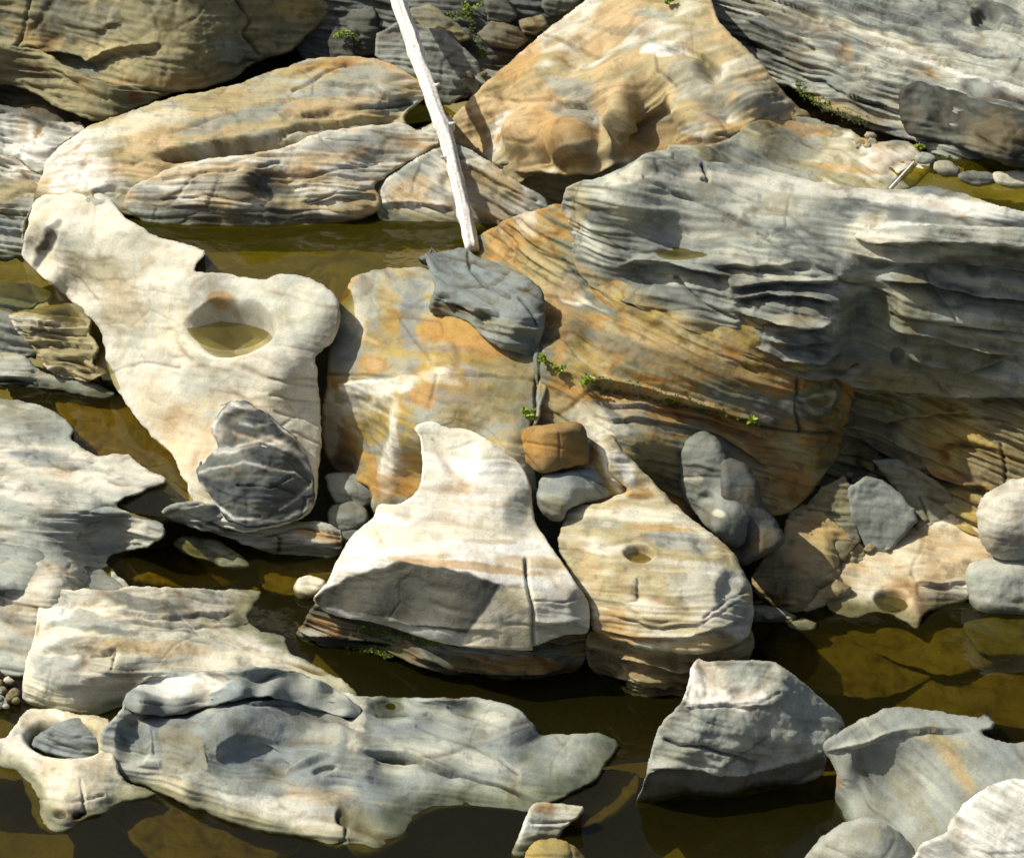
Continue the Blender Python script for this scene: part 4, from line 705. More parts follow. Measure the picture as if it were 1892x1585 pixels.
# ------------------------------------------------------------------ foreground left
rock('F11', 'rock_slab', 'broad smooth bluish grey slab along the left side', 'slab',
  [-150,742,40,742,100,760,136,790,132,812,160,830,182,842,236,838,262,860,308,886,270,906,222,926,216,936,252,950,298,965,303,990,270,1012,216,1022,198,1036,215,1062,242,1085,232,1115,190,1150,150,1160,110,1165,82,1180,70,1215,56,1240,40,1250,20,1250,-150,1215],
  [100,850,12,-6,60,950,14,0,150,900,12,3,250,880,8,6,60,1050,14,0,180,975,30,25,245,975,18,-20,150,1070,20,5,20,1130,46,-22,45,1200,58,-25,60,800,10,-5,120,1150,50,15,220,1040,55,10],
  [(136,792,56),(240,840,56),(304,886,55),(222,924,55),(296,966,46),(20,800,60),(216,1020,3),(200,1036,1),(30,1245,4),(40,744,53),(100,1090,44),(60,950,56),(240,1085,2)], 'LGLWB', bed=(.1,.5,.85), sf=6, st=1.3, nz=.9, g=2.6,
  dabs=[(120,880,60,20,5,'C',.4),(100,850,50,16,10,'G',.6),(230,985,40,16,-15,'W',.7),(190,960,50,20,0,'B',.7),(60,1110,70,30,5,'W',.6),(30,1040,50,30,0,'W',.5),(240,890,50,10,-5,'W',.6),(100,790,60,30,10,'B',.4),(140,1100,60,16,15,'T',.4)],
  bumps=[(185,990,50,34,-20,-10),(130,855,40,22,-15,2),(60,1000,120,14,3,2),(270,975,30,24,0,4)], cracks=[(2.5,2,90,850,130,870,180,850),(2.5,2,0,900,120,910),(2.5,2,0,960,140,950,200,935)])
rock('F12', 'rock_slab', 'thin blue grey slab lying on the left slab', 'slab', [-150,990,40,1008,120,1034,182,1050,226,1080,238,1096,216,1118,168,1134,120,1112,60,1094,-150,1080], [100,1055,16,4,190,1115,80,15,60,1075,26,0,210,1080,24,12], [(180,1052,'F11+10'),(165,1130,'F11+22'),(20,1000,'F11+8'),(20,1085,'F11+14')], 'BGB', st=1.2, nz=.8, rnd=7, dabs=[(20,1050,50,40,0,'L',.6)])
rock('F10', 'rock_outcrop', 'pale foreground slab mottled blue grey with a peach streak', 'rock',
  [40,1280,46,1228,66,1160,72,1112,100,1088,200,1090,236,1084,330,1084,400,1090,482,1090,464,1128,456,1140,482,1166,526,1174,538,1206,600,1238,660,1280,640,1345,300,1345,240,1350,150,1322,80,1310,50,1298],
  [300,1160,4,4,400,1120,2,6,450,1190,6,6,130,1175,30,-14,90,1240,46,-30,170,1275,80,5,220,1290,96,15,500,1230,6,8,80,1290,84,-20,250,1220,20,0,180,1220,40,0,300,1300,40,0],
  [(480,1092,1),(525,1176,2),(458,1140,1),(100,1095,40),(180,1235,36),(300,1230,30),(140,1316,4),(600,1250,6),(545,1225,7),(500,1240,16),(430,1240,22),(640,1285,6),(60,1295,6)], 'WLCWL', bed=(.1,.5,.85), sf=6, st=1.1, g=2.5, T=.5, wl=0,
  faces=[(94,4,None,0,70,1276,120,1264,180,1250,215,1226,244,1240,250,1300,200,1322,140,1318,80,1310,58,1296)],
  dabs=[(280,1198,130,14,3,'P',.7),(230,1190,70,12,5,'Y',.3),(290,1120,100,16,12,'S',.8),(330,1108,30,20,0,'S',.6),(150,1130,60,8,14,'S',.6),(400,1105,70,10,5,'L',.6),(160,1150,80,18,10,'B',.65),(110,1240,60,30,20,'B',.6),(300,1150,120,7,3,'S',.6),(200,1165,60,7,5,'S',.65),(400,1140,60,6,4,'S',.5),(340,1165,50,5,5,'S',.5),(100,1130,50,14,-10,'V',.6),(140,1190,50,14,-10,'S',.6),(200,1230,60,20,15,'N',.35)],
  bumps=[(230,1290,90,40,0,-10),(90,1260,50,36,0,5),(340,1180,140,30,0,2)], cracks=[(3,3,170,1210,215,1200,205,1235),(2.5,2,250,1150,350,1160,470,1150),(2.5,2,80,1200,130,1185,160,1190)], ledges=[(5,12,70,1200,130,1190,220,1205),(3,7,200,1125,300,1140,430,1130)])
rock('F8', 'rock_outcrop', 'tan scoured rock at lower left holding a grey cobble', 'rock',
  [-150,1375,0,1364,20,1350,36,1324,56,1310,96,1308,140,1318,200,1330,215,1400,230,1440,290,1466,228,1484,200,1502,165,1512,120,1540,80,1534,60,1504,46,1455,36,1428,0,1418,-150,1414],
  [60,1330,8,-10,100,1430,26,0,100,1490,62,-6,20,1385,26,-5,235,1460,18,0,170,1470,48,12,60,1460,50,-35,140,1520,70,10], [(120,1534,1),(36,1428,2),(228,1480,1),(95,1315,12),(0,1416,2),(285,1466,2),(170,1508,2)], 'TCWT', bed=(.1,.3,.9), st=1., nz=1.3, wl=0,
  dabs=[(100,1450,50,30,0,'C',.5),(110,1505,30,14,0,'S',.4),(220,1460,50,16,5,'C',.5),(70,1330,30,14,0,'P',.4)], bumps=[(118,1366,70,33,5,-20,1),(110,1502,12,8,0,-5,1),(150,1508,14,7,0,-6,1),(140,1420,50,16,5,3)], cracks=[(2.5,3,150,1440,155,1480,160,1505),(2.5,2,70,1470,130,1480,190,1470)])
rock('F9', 'stone', 'grey cobble resting in the hollow of the tan rock at lower left', 'stone',
  [56,1371,84,1347,115,1331,150,1325,180,1328,192,1350,189,1390,176,1406,146,1412,100,1397,64,1386], [130,1345,18,-5,95,1365,30,-18,150,1375,38,0,165,1395,70,10,110,1390,70,-5], [(140,1408,3),(80,1386,3)], 'GBS', rnd=12, nz=1.2, st=1.5, g=2.3, cracks=[(2.2,2,90,1355,130,1365,180,1355),(2.2,2,100,1375,150,1385)])
F7ob = rock('F7', 'rock_outcrop', 'grey water sculpted foreground slab with deep scooped hollows', 'rock',
  [189,1402,186,1352,214,1324,228,1302,240,1276,270,1252,330,1242,400,1238,470,1230,540,1238,602,1260,655,1284,722,1286,800,1288,880,1288,932,1298,958,1310,988,1342,1002,1357,1050,1357,1112,1354,1144,1374,1122,1408,1102,1440,1062,1462,1022,1482,980,1500,900,1494,840,1492,792,1503,758,1530,748,1550,715,1567,690,1578,660,1584,640,1564,614,1567,560,1547,480,1537,430,1520,380,1502,300,1467,270,1452,230,1442,204,1427],
  [330,1262,3,-3,270,1290,80,-8,350,1300,78,4,440,1270,35,-8,520,1260,28,5,600,1290,30,15,420,1345,35,20,540,1320,42,-8,400,1400,62,22,480,1410,62,-14,590,1380,30,-30,245,1370,76,-8,320,1370,60,0,350,1455,58,-10,450,1490,50,-6,560,1510,44,-2,640,1430,35,-8,750,1330,20,0,850,1325,20,4,900,1400,24,6,1050,1420,6,0,1020,1380,4,0,820,1450,36,0,680,1470,40,22,700,1545,48,20,955,1345,60,45,720,1400,22,0,1000,1440,8,-4,940,1470,30,0],
  [(1120,1408,4),(1060,1462,3),(980,1498,2),(1136,1378,4),(900,1494,-1),(700,1566,0),(560,1542,3),(430,1514,4),(270,1450,3),(340,1480,5),(500,1528,4),(620,1552,2),(330,1260,30),(722,1286,3),(880,1292,10),(600,1262,6),(1010,1360,8),(640,1563,-1),(500,1410,17),(720,1395,13),(640,1450,11),(850,1400,12),(1050,1410,10),(960,1450,6),(800,1320,12),(800,1488,1),(850,1465,5),(760,1490,4),(740,1545,0),(930,1480,3)], 'GLGBL', bed=(.15,.45,.9), sf=6, st=1.0, nz=.6, jk=.35, g=2.4, wl=0, T=.5,
  faces=[(85,-4,None,0,190,1338,240,1326,288,1330,292,1430,250,1440,212,1436,192,1400),(70,-22,'E',.45,296,1336,340,1346,372,1366,382,1420,340,1432,298,1430),(62,44,None,0,400,1372,440,1350,480,1366,512,1398,518,1430,485,1438,440,1425,405,1400),(32,-32,None,0,522,1362,580,1340,630,1350,622,1395,560,1402,526,1402),(66,50,'D',.45,940,1342,956,1314,988,1340,1002,1357,962,1380,944,1374),(60,-20,None,0,345,1440,390,1430,430,1460,440,1500,400,1505,350,1480),(52,28,None,0,676,1422,720,1425,770,1448,742,1500,694,1490),(75,0,None,0,690,1292,760,1294,830,1294,880,1298,870,1310,780,1308,700,1306)],  # dark grey on the right-facing recess facet is painted shade
  dabs=[(450,1500,170,30,8,'W',.7),(630,1545,90,26,5,'C',.7),(320,1465,80,26,22,'C',.6),(340,1262,80,16,0,'V',.9),(430,1505,90,16,8,'T',.5),(330,1460,60,24,20,'T',.5),(560,1500,80,30,5,'W',.5),(590,1470,60,20,0,'P',.4),(380,1478,36,20,20,'S',.5),(700,1560,50,14,-10,'C',.6),(632,1507,15,15,0,'K',.95),(655,1510,40,20,20,'E',.6),(660,1340,14,60,5,'C',.45),(945,1470,14,50,10,'C',.4),(910,1325,30,10,0,'W',.4),(240,1370,24,40,0,'S',.3),(480,1380,60,40,-10,'B',.6),(720,1450,50,26,20,'B',.5),(550,1260,120,10,5,'B',.6),(640,1270,80,10,8,'C',.5)],  # black dab paints the dark inside of the small square hole
  bumps=[(320,1282,120,40,0,-11),(500,1262,140,38,0,-12),(630,1305,90,30,35,-9),(470,1385,110,50,-10,-15),(246,1368,30,46,0,-11,1),(520,1418,46,20,-20,-5),(560,1408,46,10,-22,6),(600,1422,26,9,-15,-4,1),(730,1440,60,34,20,-5),(320,1370,26,60,0,2),(630,1320,26,70,5,5),(440,1320,70,22,-20,4),(632,1508,12,12,0,-4,1),(600,1480,80,26,0,4),(350,1450,20,30,-20,5),(725,1395,50,9,5,-5,1),(665,1330,26,40,10,4)],
  cracks=[(3,5,690,1392,760,1396,830,1425,920,1452,1000,1482),(2.5,3,700,1320,790,1318),(2.5,3,826,1308,870,1320,935,1345),(2.5,3,770,1340,850,1370,920,1400,960,1430),(3,4,610,1566,640,1552,640,1530),(2.5,2,280,1350,285,1390)],
  ledges=[(6,14,690,1390,760,1394,850,1430),(5,10,450,1296,520,1290,600,1315,680,1345)])
rock('F7c', 'capping_layer', None, None,
  [226,1304,238,1278,282,1254,330,1243,400,1240,470,1232,540,1240,602,1262,640,1286,668,1310,660,1326,630,1324,570,1306,500,1288,440,1292,385,1306,330,1320,280,1322,245,1316],
  [330,1262,4,-3,280,1268,10,-12,450,1258,18,-6,540,1262,24,8,620,1295,30,16,300,1308,88,-4,370,1300,86,6,440,1280,66,4,500,1274,60,0,570,1292,64,10,640,1322,66,14,240,1300,80,-40],
  [(330,1244,'F10+2'),(400,1242,'F10+2'),(470,1236,'F10+2'),(560,1248,'F7+4'),(620,1276,'F7+4'),(330,1316,'F7+12'),(420,1296,'F7+11'),(500,1284,'F7+10'),(570,1304,'F7+7'),(640,1322,'F7+3'),(655,1306,'F7+2'),(250,1314,'F7+10'),(330,1265,'F7+10'),(450,1262,'F7+8'),(540,1270,'F7+6')], 'GLBL', sf=6, st=.5, nz=.3, jk=0, fx=.05, parent=F7ob, T=.2, g=2.4, rnd=4, plab='curved overhanging cap, white on top at its left end',
  dabs=[(325,1264,84,22,-3,'V',.95),(470,1255,60,12,-4,'B',.6),(560,1268,80,14,12,'L',.6),(300,1308,70,10,0,'S',.6)], cracks=[(2.2,2,260,1296,330,1304,400,1290)])
# ------------------------------------------------------------------ foreground right
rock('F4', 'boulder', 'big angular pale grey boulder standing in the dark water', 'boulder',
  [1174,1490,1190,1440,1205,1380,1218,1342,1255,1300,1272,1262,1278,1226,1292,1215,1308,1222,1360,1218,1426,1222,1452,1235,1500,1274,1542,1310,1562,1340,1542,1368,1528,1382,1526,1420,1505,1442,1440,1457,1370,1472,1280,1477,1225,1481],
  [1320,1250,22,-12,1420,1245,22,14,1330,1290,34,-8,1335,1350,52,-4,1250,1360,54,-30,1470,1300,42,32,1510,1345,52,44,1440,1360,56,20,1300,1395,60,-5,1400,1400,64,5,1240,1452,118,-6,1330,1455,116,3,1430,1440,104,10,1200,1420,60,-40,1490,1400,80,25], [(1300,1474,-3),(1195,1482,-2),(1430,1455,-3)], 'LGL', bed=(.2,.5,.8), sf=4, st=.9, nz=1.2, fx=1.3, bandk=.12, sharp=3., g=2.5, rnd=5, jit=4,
  faces=[(114,-4,'Q',.72,1176,1484,1200,1428,1250,1420,1300,1428,1345,1438,1400,1426,1450,1412,1522,1386,1526,1420,1440,1457,1280,1477),(48,38,None,0,1440,1236,1500,1276,1560,1338,1524,1380,1490,1350,1455,1290),(20,-10,None,0,1274,1262,1284,1222,1360,1218,1440,1236,1450,1285,1400,1302,1320,1300,1262,1302)], T=.9, wl=0,  # downward facet tone: dark wet rock plus shade put into the colour
  dabs=[(1330,1285,80,24,3,'V',.85),(1300,1245,40,34,20,'V',.8),(1480,1310,50,30,35,'B',.5),(1370,1260,60,16,10,'L',.6),(1260,1400,60,20,10,'E',.3),(1400,1410,60,14,10,'E',.3)],
  cracks=[(3,6,1228,1364,1255,1377,1300,1380,1350,1396,1400,1412),(2.5,3,1260,1300,1330,1305,1400,1300,1440,1280),(2.5,3,1340,1420,1380,1390,1420,1360),(2.5,2,1350,1390,1420,1400)],
  ledges=[(7,16,1195,1424,1250,1418,1300,1426,1345,1436,1400,1424,1450,1412,1520,1400),(3,12,1260,1306,1320,1300,1380,1306,1440,1302)])
rock('F3', 'boulder', 'scooped grey boulder with an ochre band at lower right', 'boulder',
  [1518,1376,1560,1345,1640,1306,1690,1306,1760,1318,1832,1330,1834,1346,1815,1352,1862,1372,2070,1372,2070,1660,1700,1620,1620,1580,1572,1534,1542,1482,1546,1432,1526,1396],
  [1590,1350,16,-10,1700,1320,8,0,1790,1335,12,4,1600,1400,70,28,1680,1380,58,8,1720,1440,56,-6,1640,1500,68,14,1790,1390,26,-22,1860,1400,14,-10,1700,1540,62,0,1538,1420,66,-60,1560,1500,66,-45,1780,1480,50,-20], [(1572,1532,0),(1545,1480,2),(1700,1610,2)], 'LGGL', bed=(.6,.3,.6), sf=4, st=.5, jk=.15, nz=.8, rnd=9, T=.9, wl=0,
  dabs=[(1765,1415,20,80,-32,'T',.6),(1768,1415,9,70,-32,'O',.4),(1740,1365,60,10,10,'T',.6),(1850,1400,50,26,0,'B',.5),(1580,1370,60,12,-25,'L',.8),(1640,1420,50,50,0,'S',.5),(1690,1480,16,90,-40,'E',.4),(1550,1445,8,16,0,'O',.5)],
  bumps=[(1640,1420,110,80,30,-16),(1560,1440,16,60,-15,5)], cracks=[(2.5,2,1560,1440,1620,1500,1690,1560)], ledges=[(5,20,1525,1392,1600,1366,1650,1352,1720,1345,1790,1352)])
rock('F2', 'boulder', 'white streaked grey boulder in the lower right corner', 'boulder', [1680,1640,1700,1562,1742,1540,1766,1502,1802,1466,1852,1442,1900,1438,2070,1438,2070,1660], [1820,1490,25,-12,1780,1540,46,-22,1860,1540,42,0,1740,1580,58,-10,1850,1600,60,0], [(1760,1640,0),(1880,1650,10),(1860,1450,'F3+20')], 'LVGL', bed=(.4,.5,.5), sf=8, st=.45, bandk=.25, nz=1.2, rnd=10, dabs=[(1860,1530,40,16,10,'V',.7)])
rock('F1', 'boulder', 'smooth rounded pale grey boulder at the bottom edge', 'boulder', [1476,1640,1486,1588,1512,1550,1556,1520,1606,1508,1652,1528,1690,1572,1694,1640], [1600,1530,22,0,1540,1560,40,-30,1650,1560,48,32,1600,1600,60,0], [(1560,1630,0),(1680,1600,'F3+10')], 'LGL', rnd=20, nz=.5, st=.3)
rock('F5', 'stone', 'angular white stone in the water at the bottom centre', 'stone', [945,1582,958,1540,972,1510,985,1484,1020,1484,1076,1490,1070,1510,1045,1528,1028,1552,990,1560,966,1590], [1020,1500,18,-8,985,1530,46,-28,1010,1540,62,0,960,1570,70,-15], [(1020,1550,0),(955,1582,-1)], 'WVLT', rnd=8, nz=1.4, g=2.3, wl=0, dabs=[(1010,1492,20,10,0,'O',.6)], cracks=[(2.2,2,985,1520,1030,1520)])
rock('F6', 'boulder', 'rounded yellow brown stone cut by the bottom edge', 'stone', [960,1640,968,1580,985,1556,1020,1548,1055,1558,1085,1588,1092,1640], [1020,1565,22,0,985,1585,45,-30,1065,1590,48,30], [(1020,1635,-5)], 'TYE', rnd=14, nz=.6, st=.4)
# ------------------------------------------------------------------ sunken slabs seen through the water
for (o, z, pl, lb) in [
  ([1400,1190,1520,1170,1700,1180,1760,1230,1640,1290,1480,1270], -20, 'NE', 'sunken slab below the pale shelf at right'),
  ([1560,1160,1760,1160,1900,1150,1900,1200,1760,1250,1620,1210], -14, 'NE', 'shallow sunken slab beside the grey waterline boulder'),
  ([1640,1260,1800,1220,2070,1230,2070,1360,1760,1330,1660,1310], -30, 'NE', 'deep sunken slab near the right edge'),
  ([1780,1150,1840,1140,2070,1150,2070,1190,1840,1215,1790,1180], -5, 'EST', 'brown sunken stone under the grey waterline boulder'),
  ([1020,1460,1110,1420,1180,1430,1170,1480,1090,1530,1030,1510], -16, 'NE', 'tan sunken stone left of the angular boulder'),
  ([200,1490,330,1470,470,1530,560,1560,480,1600,300,1600,230,1540], -16, 'NE', 'sunken ledge along the foreground slab'),
  ([100,740,220,730,300,800,330,850,250,870,170,840,140,800], 34, 'EYE', 'ochre sunken rock in the left channel'),
  ([480,1040,620,1030,640,1060,560,1100,490,1090], -12, 'YE', 'sunken slab in the channel left of the wedge block'),
  ([230,1030,330,1010,440,1060,420,1085,250,1080], -14, 'EYN', 'sunken slab in the channel by the low pale slab')]:
    c = np.array(o).reshape(-1, 2).mean(0); b = max(range(0, len(o), 2), key=lambda i: o[i+1])
    rock('sk', 'sunken_slab', lb, 'slab', o, [c[0], c[1], 6, 0, c[0]-30, c[1], 10, -6, c[0]+30, c[1]+10, 4, 8], [(c[0], c[1], z)], pl, nz=2, st=1.5, g=4., rnd=10, T=.2)

# ------------------------------------------------------------------ beds of the raised pools, water sheets
def bed(name, z, out, pal):
    p = np.array(out, float).reshape(-1, 2); c = p.mean(0)
    ob = rock('bed', name, None, None, out, [c[0], c[1], 0, 0], [(c[0], c[1], z*100)], pal, g=5., rnd=0, nz=2, T=.15, kind='structure')
bed('pool_bed', 1.52, [200,390,1000,390,1000,560,780,570,620,575,540,540,420,535,340,520], 'YEY')
bed('channel_bed', .24, [0,690,300,715,420,900,345,950,290,965,190,950], 'YEY')
M6b = spot('M6', 455, 652)[0]
water('river_water', 'dark tea brown river water around the foreground rocks', 0., [-700,1900,2600,1900,2600,1000,1480,900,1150,1090,1000,1090,700,985,560,960,330,960,190,1000,-700,1000], M_WATER)
water('pool_water', 'still olive green pool behind the pothole rock', 1.80, [190,400,700,385,1010,395,1010,420,940,440,890,470,862,490,800,505,742,502,692,504,656,518,644,545,628,562,604,536,562,516,520,512,480,522,420,512,364,506,374,470,300,446,218,426], M_POOL)
water('channel_water', 'green brown water in the left channel', .50, [-60,700,200,705,235,745,290,818,322,845,346,892,350,935,300,955,250,948,212,930,225,900,200,850,-60,800], M_WATER)
water('channel_water', 'narrow water strip beside the tan ledges', .76, [172,592,192,622,198,660,206,702,190,702,176,672,184,640,168,612], M_WATER)
water('pool_water', 'small brown pool at the left edge', 1.20, [-60,468,44,470,60,494,100,532,120,556,70,560,-60,540], M_WATER)
water('pool_water', 'small olive pool at the back right', 2.985, [1630,300,1700,285,1960,300,1960,420,1800,380,1700,362], M_POOL)
water('pool_water', 'tiny dark pool left of the log', 2.0, [690,190,800,180,850,215,800,250,740,245], M_POOL)
zp = float(M6b[2])-.018
th = np.linspace(0, 2*math.pi, 40, endpoint=False)
water('puddle', 'olive puddle in the round pothole', zp, np.column_stack([424+80*np.cos(th), 598+49*np.sin(th)]).ravel(), M_PUDDLE)
P1 = min(spot('M9t', 1262+a, 466+b)[0][2] for a, b in ((-50, 4), (0, 12), (45, 4), (-30, 10), (30, 10)))
water('puddle', 'small oval puddle on the grey rock mass', float(P1)+.03, np.column_stack([1262+52*np.cos(th), 465+12*np.sin(th)]).ravel(), M_PUDDLE)
for (k, a, b, ru, rv, lb) in (('S6', 1650, 1108, 33, 21, 'oval puddle hole in the pale shelf'), ('Bk', 1184, 1027, 26, 9, 'tiny puddle in the hole of the bulging block'), ('B1', 452, 274, 86, 8, 'narrow dark puddle in a slot of the streaked rock')):
    z = spot(k, a, b)[0][2]+.045
    water('puddle', lb, float(z), np.column_stack([a+ru*np.cos(th), b+rv*np.sin(th)]).ravel(), M_PUDDLE)

# ------------------------------------------------------------------ the bleached log
def wood_material():
    m, t, b, o = mat('bleached_wood'); N, L = t.nodes.new, t.links.new
    tc = N('ShaderNodeTexCoord'); mp = N('ShaderNodeMapping'); mp.inputs['Scale'].default_value = (22, 22, 1.4); L(tc.outputs['Object'], mp.inputs[0])
    n = N('ShaderNodeTexNoise'); n.inputs['Scale'].default_value = 2; n.inputs['Detail'].default_value = 6; n.inputs['Roughness'].default_value = .7; L(mp.outputs[0], n.inputs['Vector'])
    r = N('ShaderNodeValToRGB'); r.color_ramp.elements[0].position = .36; r.color_ramp.elements[0].color = (.46, .42, .34, 1)
    r.color_ramp.elements[1].position = .6; r.color_ramp.elements[1].color = (.80, .78, .72, 1); L(n.outputs[0], r.inputs[0])
    L(r.outputs[0], b.inputs['Base Color']); b.inputs['Roughness'].default_value = .7
    bp = N('ShaderNodeBump'); bp.inputs['Strength'].default_value = .8; bp.inputs['Distance'].default_value = .01; L(n.outputs[0], bp.inputs['Height']); L(bp.outputs[0], b.inputs['Normal'])
    return m
M_WOOD = wood_material()
def tube(pts, radii, nseg=14, s=0, rough=.12, flute=0.):
    pts = np.asarray(pts, float); V = []; F = []
    for i, p in enumerate(pts):
        d = pts[min(i+1, len(pts)-1)]-pts[max(i-1, 0)]; d /= np.linalg.norm(d)
        a = np.cross(d, [0, 0, 1.]) if abs(d[2]) < .95 else np.cross(d, [0, 1., 0]); a /= np.linalg.norm(a); b = np.cross(d, a)
        for k in range(nseg):
            w_ = 2*math.pi*k/nseg; q = a*math.cos(w_)+b*math.sin(w_)
            V.append((p, q, radii[i]))
    Pp = np.array([x[0] for x in V]); Qq = np.array([x[1] for x in V]); Rr = np.array([x[2] for x in V])
    nn = 1+rough*fbm(Qq*2.8+Pp*1.1, 3, s)
    X = Pp+Qq*(Rr*nn)[:, None]
    for i in range(len(pts)-1):
        for k in range(nseg):
            F.append([i*nseg+k, i*nseg+(k+1) % nseg, (i+1)*nseg+(k+1) % nseg, (i+1)*nseg+k])
    F.append(list(range(nseg))[::-1]); F.append([(len(pts)-1)*nseg+k for k in range(nseg)])
    return X, F
def log():
    a = at(np.array(872.), np.array(462.), 1.83); bz = 3.48
    b = at(np.array(716.), np.array(-60.), bz)
    n = 70; s = np.linspace(0, 1, n); L = np.linalg.norm(b-a)
    pts = a+(b-a)*s[:, None]
    pts[:, 0] += .10*np.sin(s*3.0)*(1-s)*1.2 + .022*noise(np.column_stack([s*7, s*0, s*0]), 4) + .012*noise(np.column_stack([s*19, s*0, s*0+3]), 4)
    pts[:, 2] += .015*noise(np.column_stack([s*9, s*0+5, s*0]), 5)
    r = .062+.020*s+.006*noise(np.column_stack([s*16, s*0, s*0+9]), 6)
    kn = (.42, .68, .12)
    for k in kn: r = r+.014*np.exp(-((s-k)/.012)**2)
    root = thing('driftwood_log', 'white bleached driftwood log leaning over the pool', 'log', tuple(a))
    X, F = tube(pts, r, 32, 3, .42); o = link_mesh('trunk', X, F, M_WOOD, parent=root)
    for k, dv in ((.42, (.11, -.04, .03)), (.68, (.06, -.07, .0)), (.3, (-.08, -.05, .03)), (.55, (.08, -.05, .05)), (.12, (.06, -.03, .0)), (.41, (-.03, -.07, 0))):
        i = int(k*n); p = pts[i]; d = np.array(dv); q = [p+d*.5, p+d*1.0, p+d*1.35+np.array([.0, 0, .01])]
        X, F = tube(q, [.026, .018, .007], 8, 9, .2); link_mesh('branch_stub', X, F, M_WOOD, parent=root)
log()
# thin weathered stick on the saddle rock
p0 = spot('B5', 1644, 348)[0]+np.array([0, -.02, .03]); p1 = spot('B5', 1690, 302)[0]+np.array([0, 0, .04])
X, F = tube(p0+(p1-p0)*np.linspace(0, 1, 8)[:, None], [.012]*8, 8, 2, .2)
st_ = link_mesh('stick', X, F, M_WOOD); st_['label'] = 'thin straight stick lying across the pale end of the saddle rock'; st_['category'] = 'stick'

# ------------------------------------------------------------------ plants and moss
def leaf_material(name, c1, c2):
    m, t, b, o = mat(name); N, L = t.nodes.new, t.links.new
    g = N('ShaderNodeNewGeometry'); r = N('ShaderNodeValToRGB'); r.color_ramp.elements[0].color = (*c1, 1); r.color_ramp.elements[1].color = (*c2, 1)
    L(g.outputs['Random Per Island'], r.inputs[0]); L(r.outputs[0], b.inputs['Base Color']); b.inputs['Roughness'].default_value = .55
    tl = N('ShaderNodeBsdfTranslucent'); L(r.outputs[0], tl.inputs[0]); mx = N('ShaderNodeMixShader'); mx.inputs[0].default_value = .35
    L(b.outputs[0], mx.inputs[1]); L(tl.outputs[0], mx.inputs[2]); L(mx.outputs[0], o.inputs[0]); return m
M_LEAF = leaf_material('bright_leaf', (.15, .24, .015), (.42, .50, .06))
M_MOSS = leaf_material('dark_moss', (.05, .08, .01), (.20, .26, .03))
M_STEM, _t, _b, _o = mat('green_stem'); _b.inputs['Base Color'].default_value = (.12, .14, .03, 1)
def plant(key, u, v, w_px, h_px, n, label, seed):
    rg = random.Random(seed); P, nn = spot(key, u, v); mpp = depth_of(key, u, v)/FPX
    root = thing('fern_tuft', label, 'plant', tuple(P), 'green tufts in the rock cracks')
    V, F, SV, SF = [], [], [], []
    for s in range(max(4, n//14)):
        az = rg.uniform(0, 2*math.pi); ln = rg.uniform(.5, 1.)
        tip = np.array([math.cos(az)*w_px*mpp*.55*ln, -abs(math.sin(az))*w_px*mpp*.45*ln-.03, h_px*mpp*rg.uniform(.2, .9)])
        mid = tip*.5+np.array([0, -.02, h_px*mpp*.25]); q = [np.array([0, -.01, 0]), mid, tip]
        X, f = tube(P+np.array(q), [.004, .003, .0015], 5, s, 0); b0 = len(SV); SV += list(X); SF += [[i+b0 for i in ff] for ff in f]
        for k in range(14):
            t = rg.uniform(.25, 1.05); c = (1-t)**2*q[0]+2*t*(1-t)*mid+t*t*tip
            sz = rg.uniform(.02, .042); d = np.array([rg.gauss(0, 1), rg.gauss(-.3, 1), rg.gauss(.2, .6)]); d /= np.linalg.norm(d)
            e = np.cross(d, [rg.gauss(0, .4), rg.gauss(-.4, .4), 1]); e /= np.linalg.norm(e); up = np.cross(e, d)
            b0 = len(V); c = P+c+np.array([0, -.01, .01])
            V += [c, c+d*sz*.5+e*sz*.42+up*sz*.1, c+d*sz*1.25, c+d*sz*.5-e*sz*.42+up*sz*.1]; F += [[b0, b0+1, b0+2], [b0, b0+2, b0+3]]
    link_mesh('leaves', V, F, M_LEAF, parent=root, smooth=False); link_mesh('stems', SV, SF, M_STEM, parent=root)
for i, (k, u, v, w_, h_, n, lb) in enumerate([
  ('M9l', 1008, 672, 30, 26, 90, 'bright green tuft in the crack below the bluish notched block'),
  ('M9l', 1034, 682, 24, 14, 60, 'low green tuft just right of the tuft under the notched block'),
  ('M9l', 1080, 708, 30, 22, 80, 'bright green tuft at the left end of the long dark crack'),
  ('M9l', 1245, 738, 20, 16, 50, 'small green tuft halfway along the long dark crack'),
  ('M9l', 1384, 776, 18, 12, 44, 'tiny yellow green tuft at the right end of the long dark crack'),
  ('M7', 980, 775, 26, 34, 90, 'green tuft standing above the brown cube stone'),
  ('B4', 1268, 38, 36, 22, 100, 'yellow green tuft at the top beside the orange dome'),
  ('B5', 1694, 272, 20, 16, 60, 'bright green tuft under the dark blocky boulder'),
  ('B3', 1236, 8, 24, 16, 60, 'sparse tuft touching the top edge above the orange dome'),
  ('b7', 632, 70, 34, 24, 80, 'dull green tuft in the shaded rubble left of the log'),
  ('BW', 872, 22, 40, 34, 110, 'leafy green clump among the dark rubble at the top')]): plant(k, u, v, w_, h_, n, lb, 50+i)
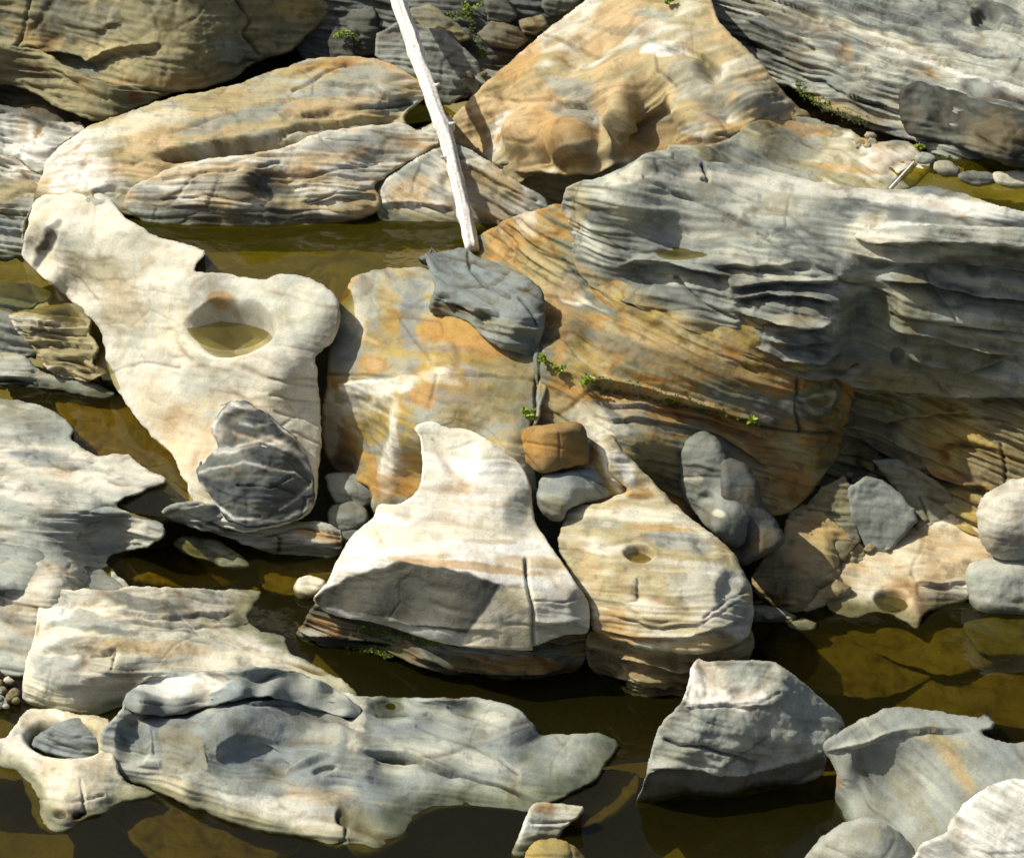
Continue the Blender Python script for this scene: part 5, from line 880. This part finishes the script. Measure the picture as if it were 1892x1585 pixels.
def moss(key, pts, label, n, seed):
    rg = random.Random(seed); V, F = [], []
    pts = np.array(pts, float).reshape(-1, 2)
    for k in range(n):
        t = rg.uniform(0, len(pts)-1.001); i = int(t); c = pts[i]+(pts[i+1]-pts[i])*(t-i)
        P, nn = spot(key, c[0]+rg.gauss(0, 5), c[1]+rg.gauss(0, 4)); P = P+nn*rg.uniform(.0, .025)
        d = np.array([rg.gauss(0, 1), rg.gauss(0, 1), rg.gauss(0, 1)]); d /= np.linalg.norm(d); e = np.cross(d, [.3, -.5, .8]); e /= np.linalg.norm(e)
        s = rg.uniform(.011, .026); b0 = len(V); V += [P, P+d*s+e*s*.5, P+d*s*1.6, P+d*s-e*s*.5]; F += [[b0, b0+1, b0+2], [b0, b0+2, b0+3]]
    o = link_mesh('moss', V, F, M_MOSS, smooth=False); o['label'] = label; o['category'] = 'moss'; o['kind'] = 'stuff'
moss('A2', [660,1162,700,1165,760,1178,815,1190], 'green moss line under the dark broken face of the wedge block', 420, 1)
moss('A2', [640,1205,680,1205,720,1212], 'dark moss patch at the waterline of the undercut ledge', 420, 2)
moss('M9l', [1080,702,1160,714,1250,740,1330,762,1412,790], 'thin moss along the long dark crack', 260, 3)
moss('b7', [690,100,660,60,700,80], 'moss among the top rubble', 120, 4)
moss('BW', [740,60,790,40,830,30,870,30,890,110], 'moss over the dark wall at the top', 700, 5)
moss('B4', [1470,150,1500,180,1530,200,1600,228], 'moss in the crevice under the striped bedrock', 300, 6)
moss('B4', [1740,290,1800,312,1860,328,1900,335], 'dark moss under the blocky boulder by the back pool', 500, 7)
# pebbles at the left edge
rg = random.Random(5)
for k in range(16):
    u = rg.uniform(-6, 34); v = rg.uniform(1232, 1306); r = rg.uniform(5, 10)
    o = []
    for a in range(8): o += [u+r*1.2*math.cos(a*.785)*rg.uniform(.8, 1.15), v+r*math.sin(a*.785)*rg.uniform(.8, 1.15)]
    rock('pb', 'pebble', 'small river pebble in the pile at the left edge', 'pebble', o, [u, v-r*.4, 15, 0, u-r*.5, v, 45, -30, u+r*.5, v, 45, 30, u, v+r*.6, 80, 0], [(u, v+r*.8, 2+rg.uniform(0, 4))], rg.choice(['LG', 'TW', 'GS', 'EN']), g=2., rnd=5, grp='pebbles at the left edge', T=.03, jit=1)

# stone chips lodged in the crevices
rg = random.Random(11)
for (key, off, u0, u1, v0, v1, n, pl, lb) in (('S10', 5, 1385, 1460, 1124, 1146, 6, 'ET', 'small stone chip on the dark low slab right of the bulging block'), ('BW', 42, 850, 925, 130, 185, 8, 'SN', 'small stone chip at the foot of the rubble beside the orange dome'), ('S6', 5, 1600, 1640, 1000, 1030, 4, 'TE', 'small stone chip on the pale shelf below the five sided slab'), ('B5', 5, 1560, 1640, 250, 275, 5, 'GT', 'small stone chip along the back of the saddle rock'), ('M10', 30, 1560, 1640, 860, 900, 4, 'NS', 'small stone chip in the shadowed hollow at right')):
    for k in range(n):
        u = rg.uniform(u0, u1); v = rg.uniform(v0, v1); r = rg.uniform(5, 10); o = []; ph = rg.uniform(0, 6)
        for a in range(6): o += [u+r*1.3*math.cos(a*1.047+ph)*rg.uniform(.7, 1.2), v+r*.85*math.sin(a*1.047+ph)*rg.uniform(.7, 1.2)]
        rock('chip', 'stone_chip', lb, 'stone', o, [u, v-r*.4, 15, 0, u-r*.5, v, 45, -30, u+r*.5, v, 45, 30, u, v+r*.6, 80, 0], [(u, v, '%s+%g' % (key, off))], pl, g=2., rnd=3, smooth=0, grp='stone chips in the crevices', T=.05, jit=1, jk=0)
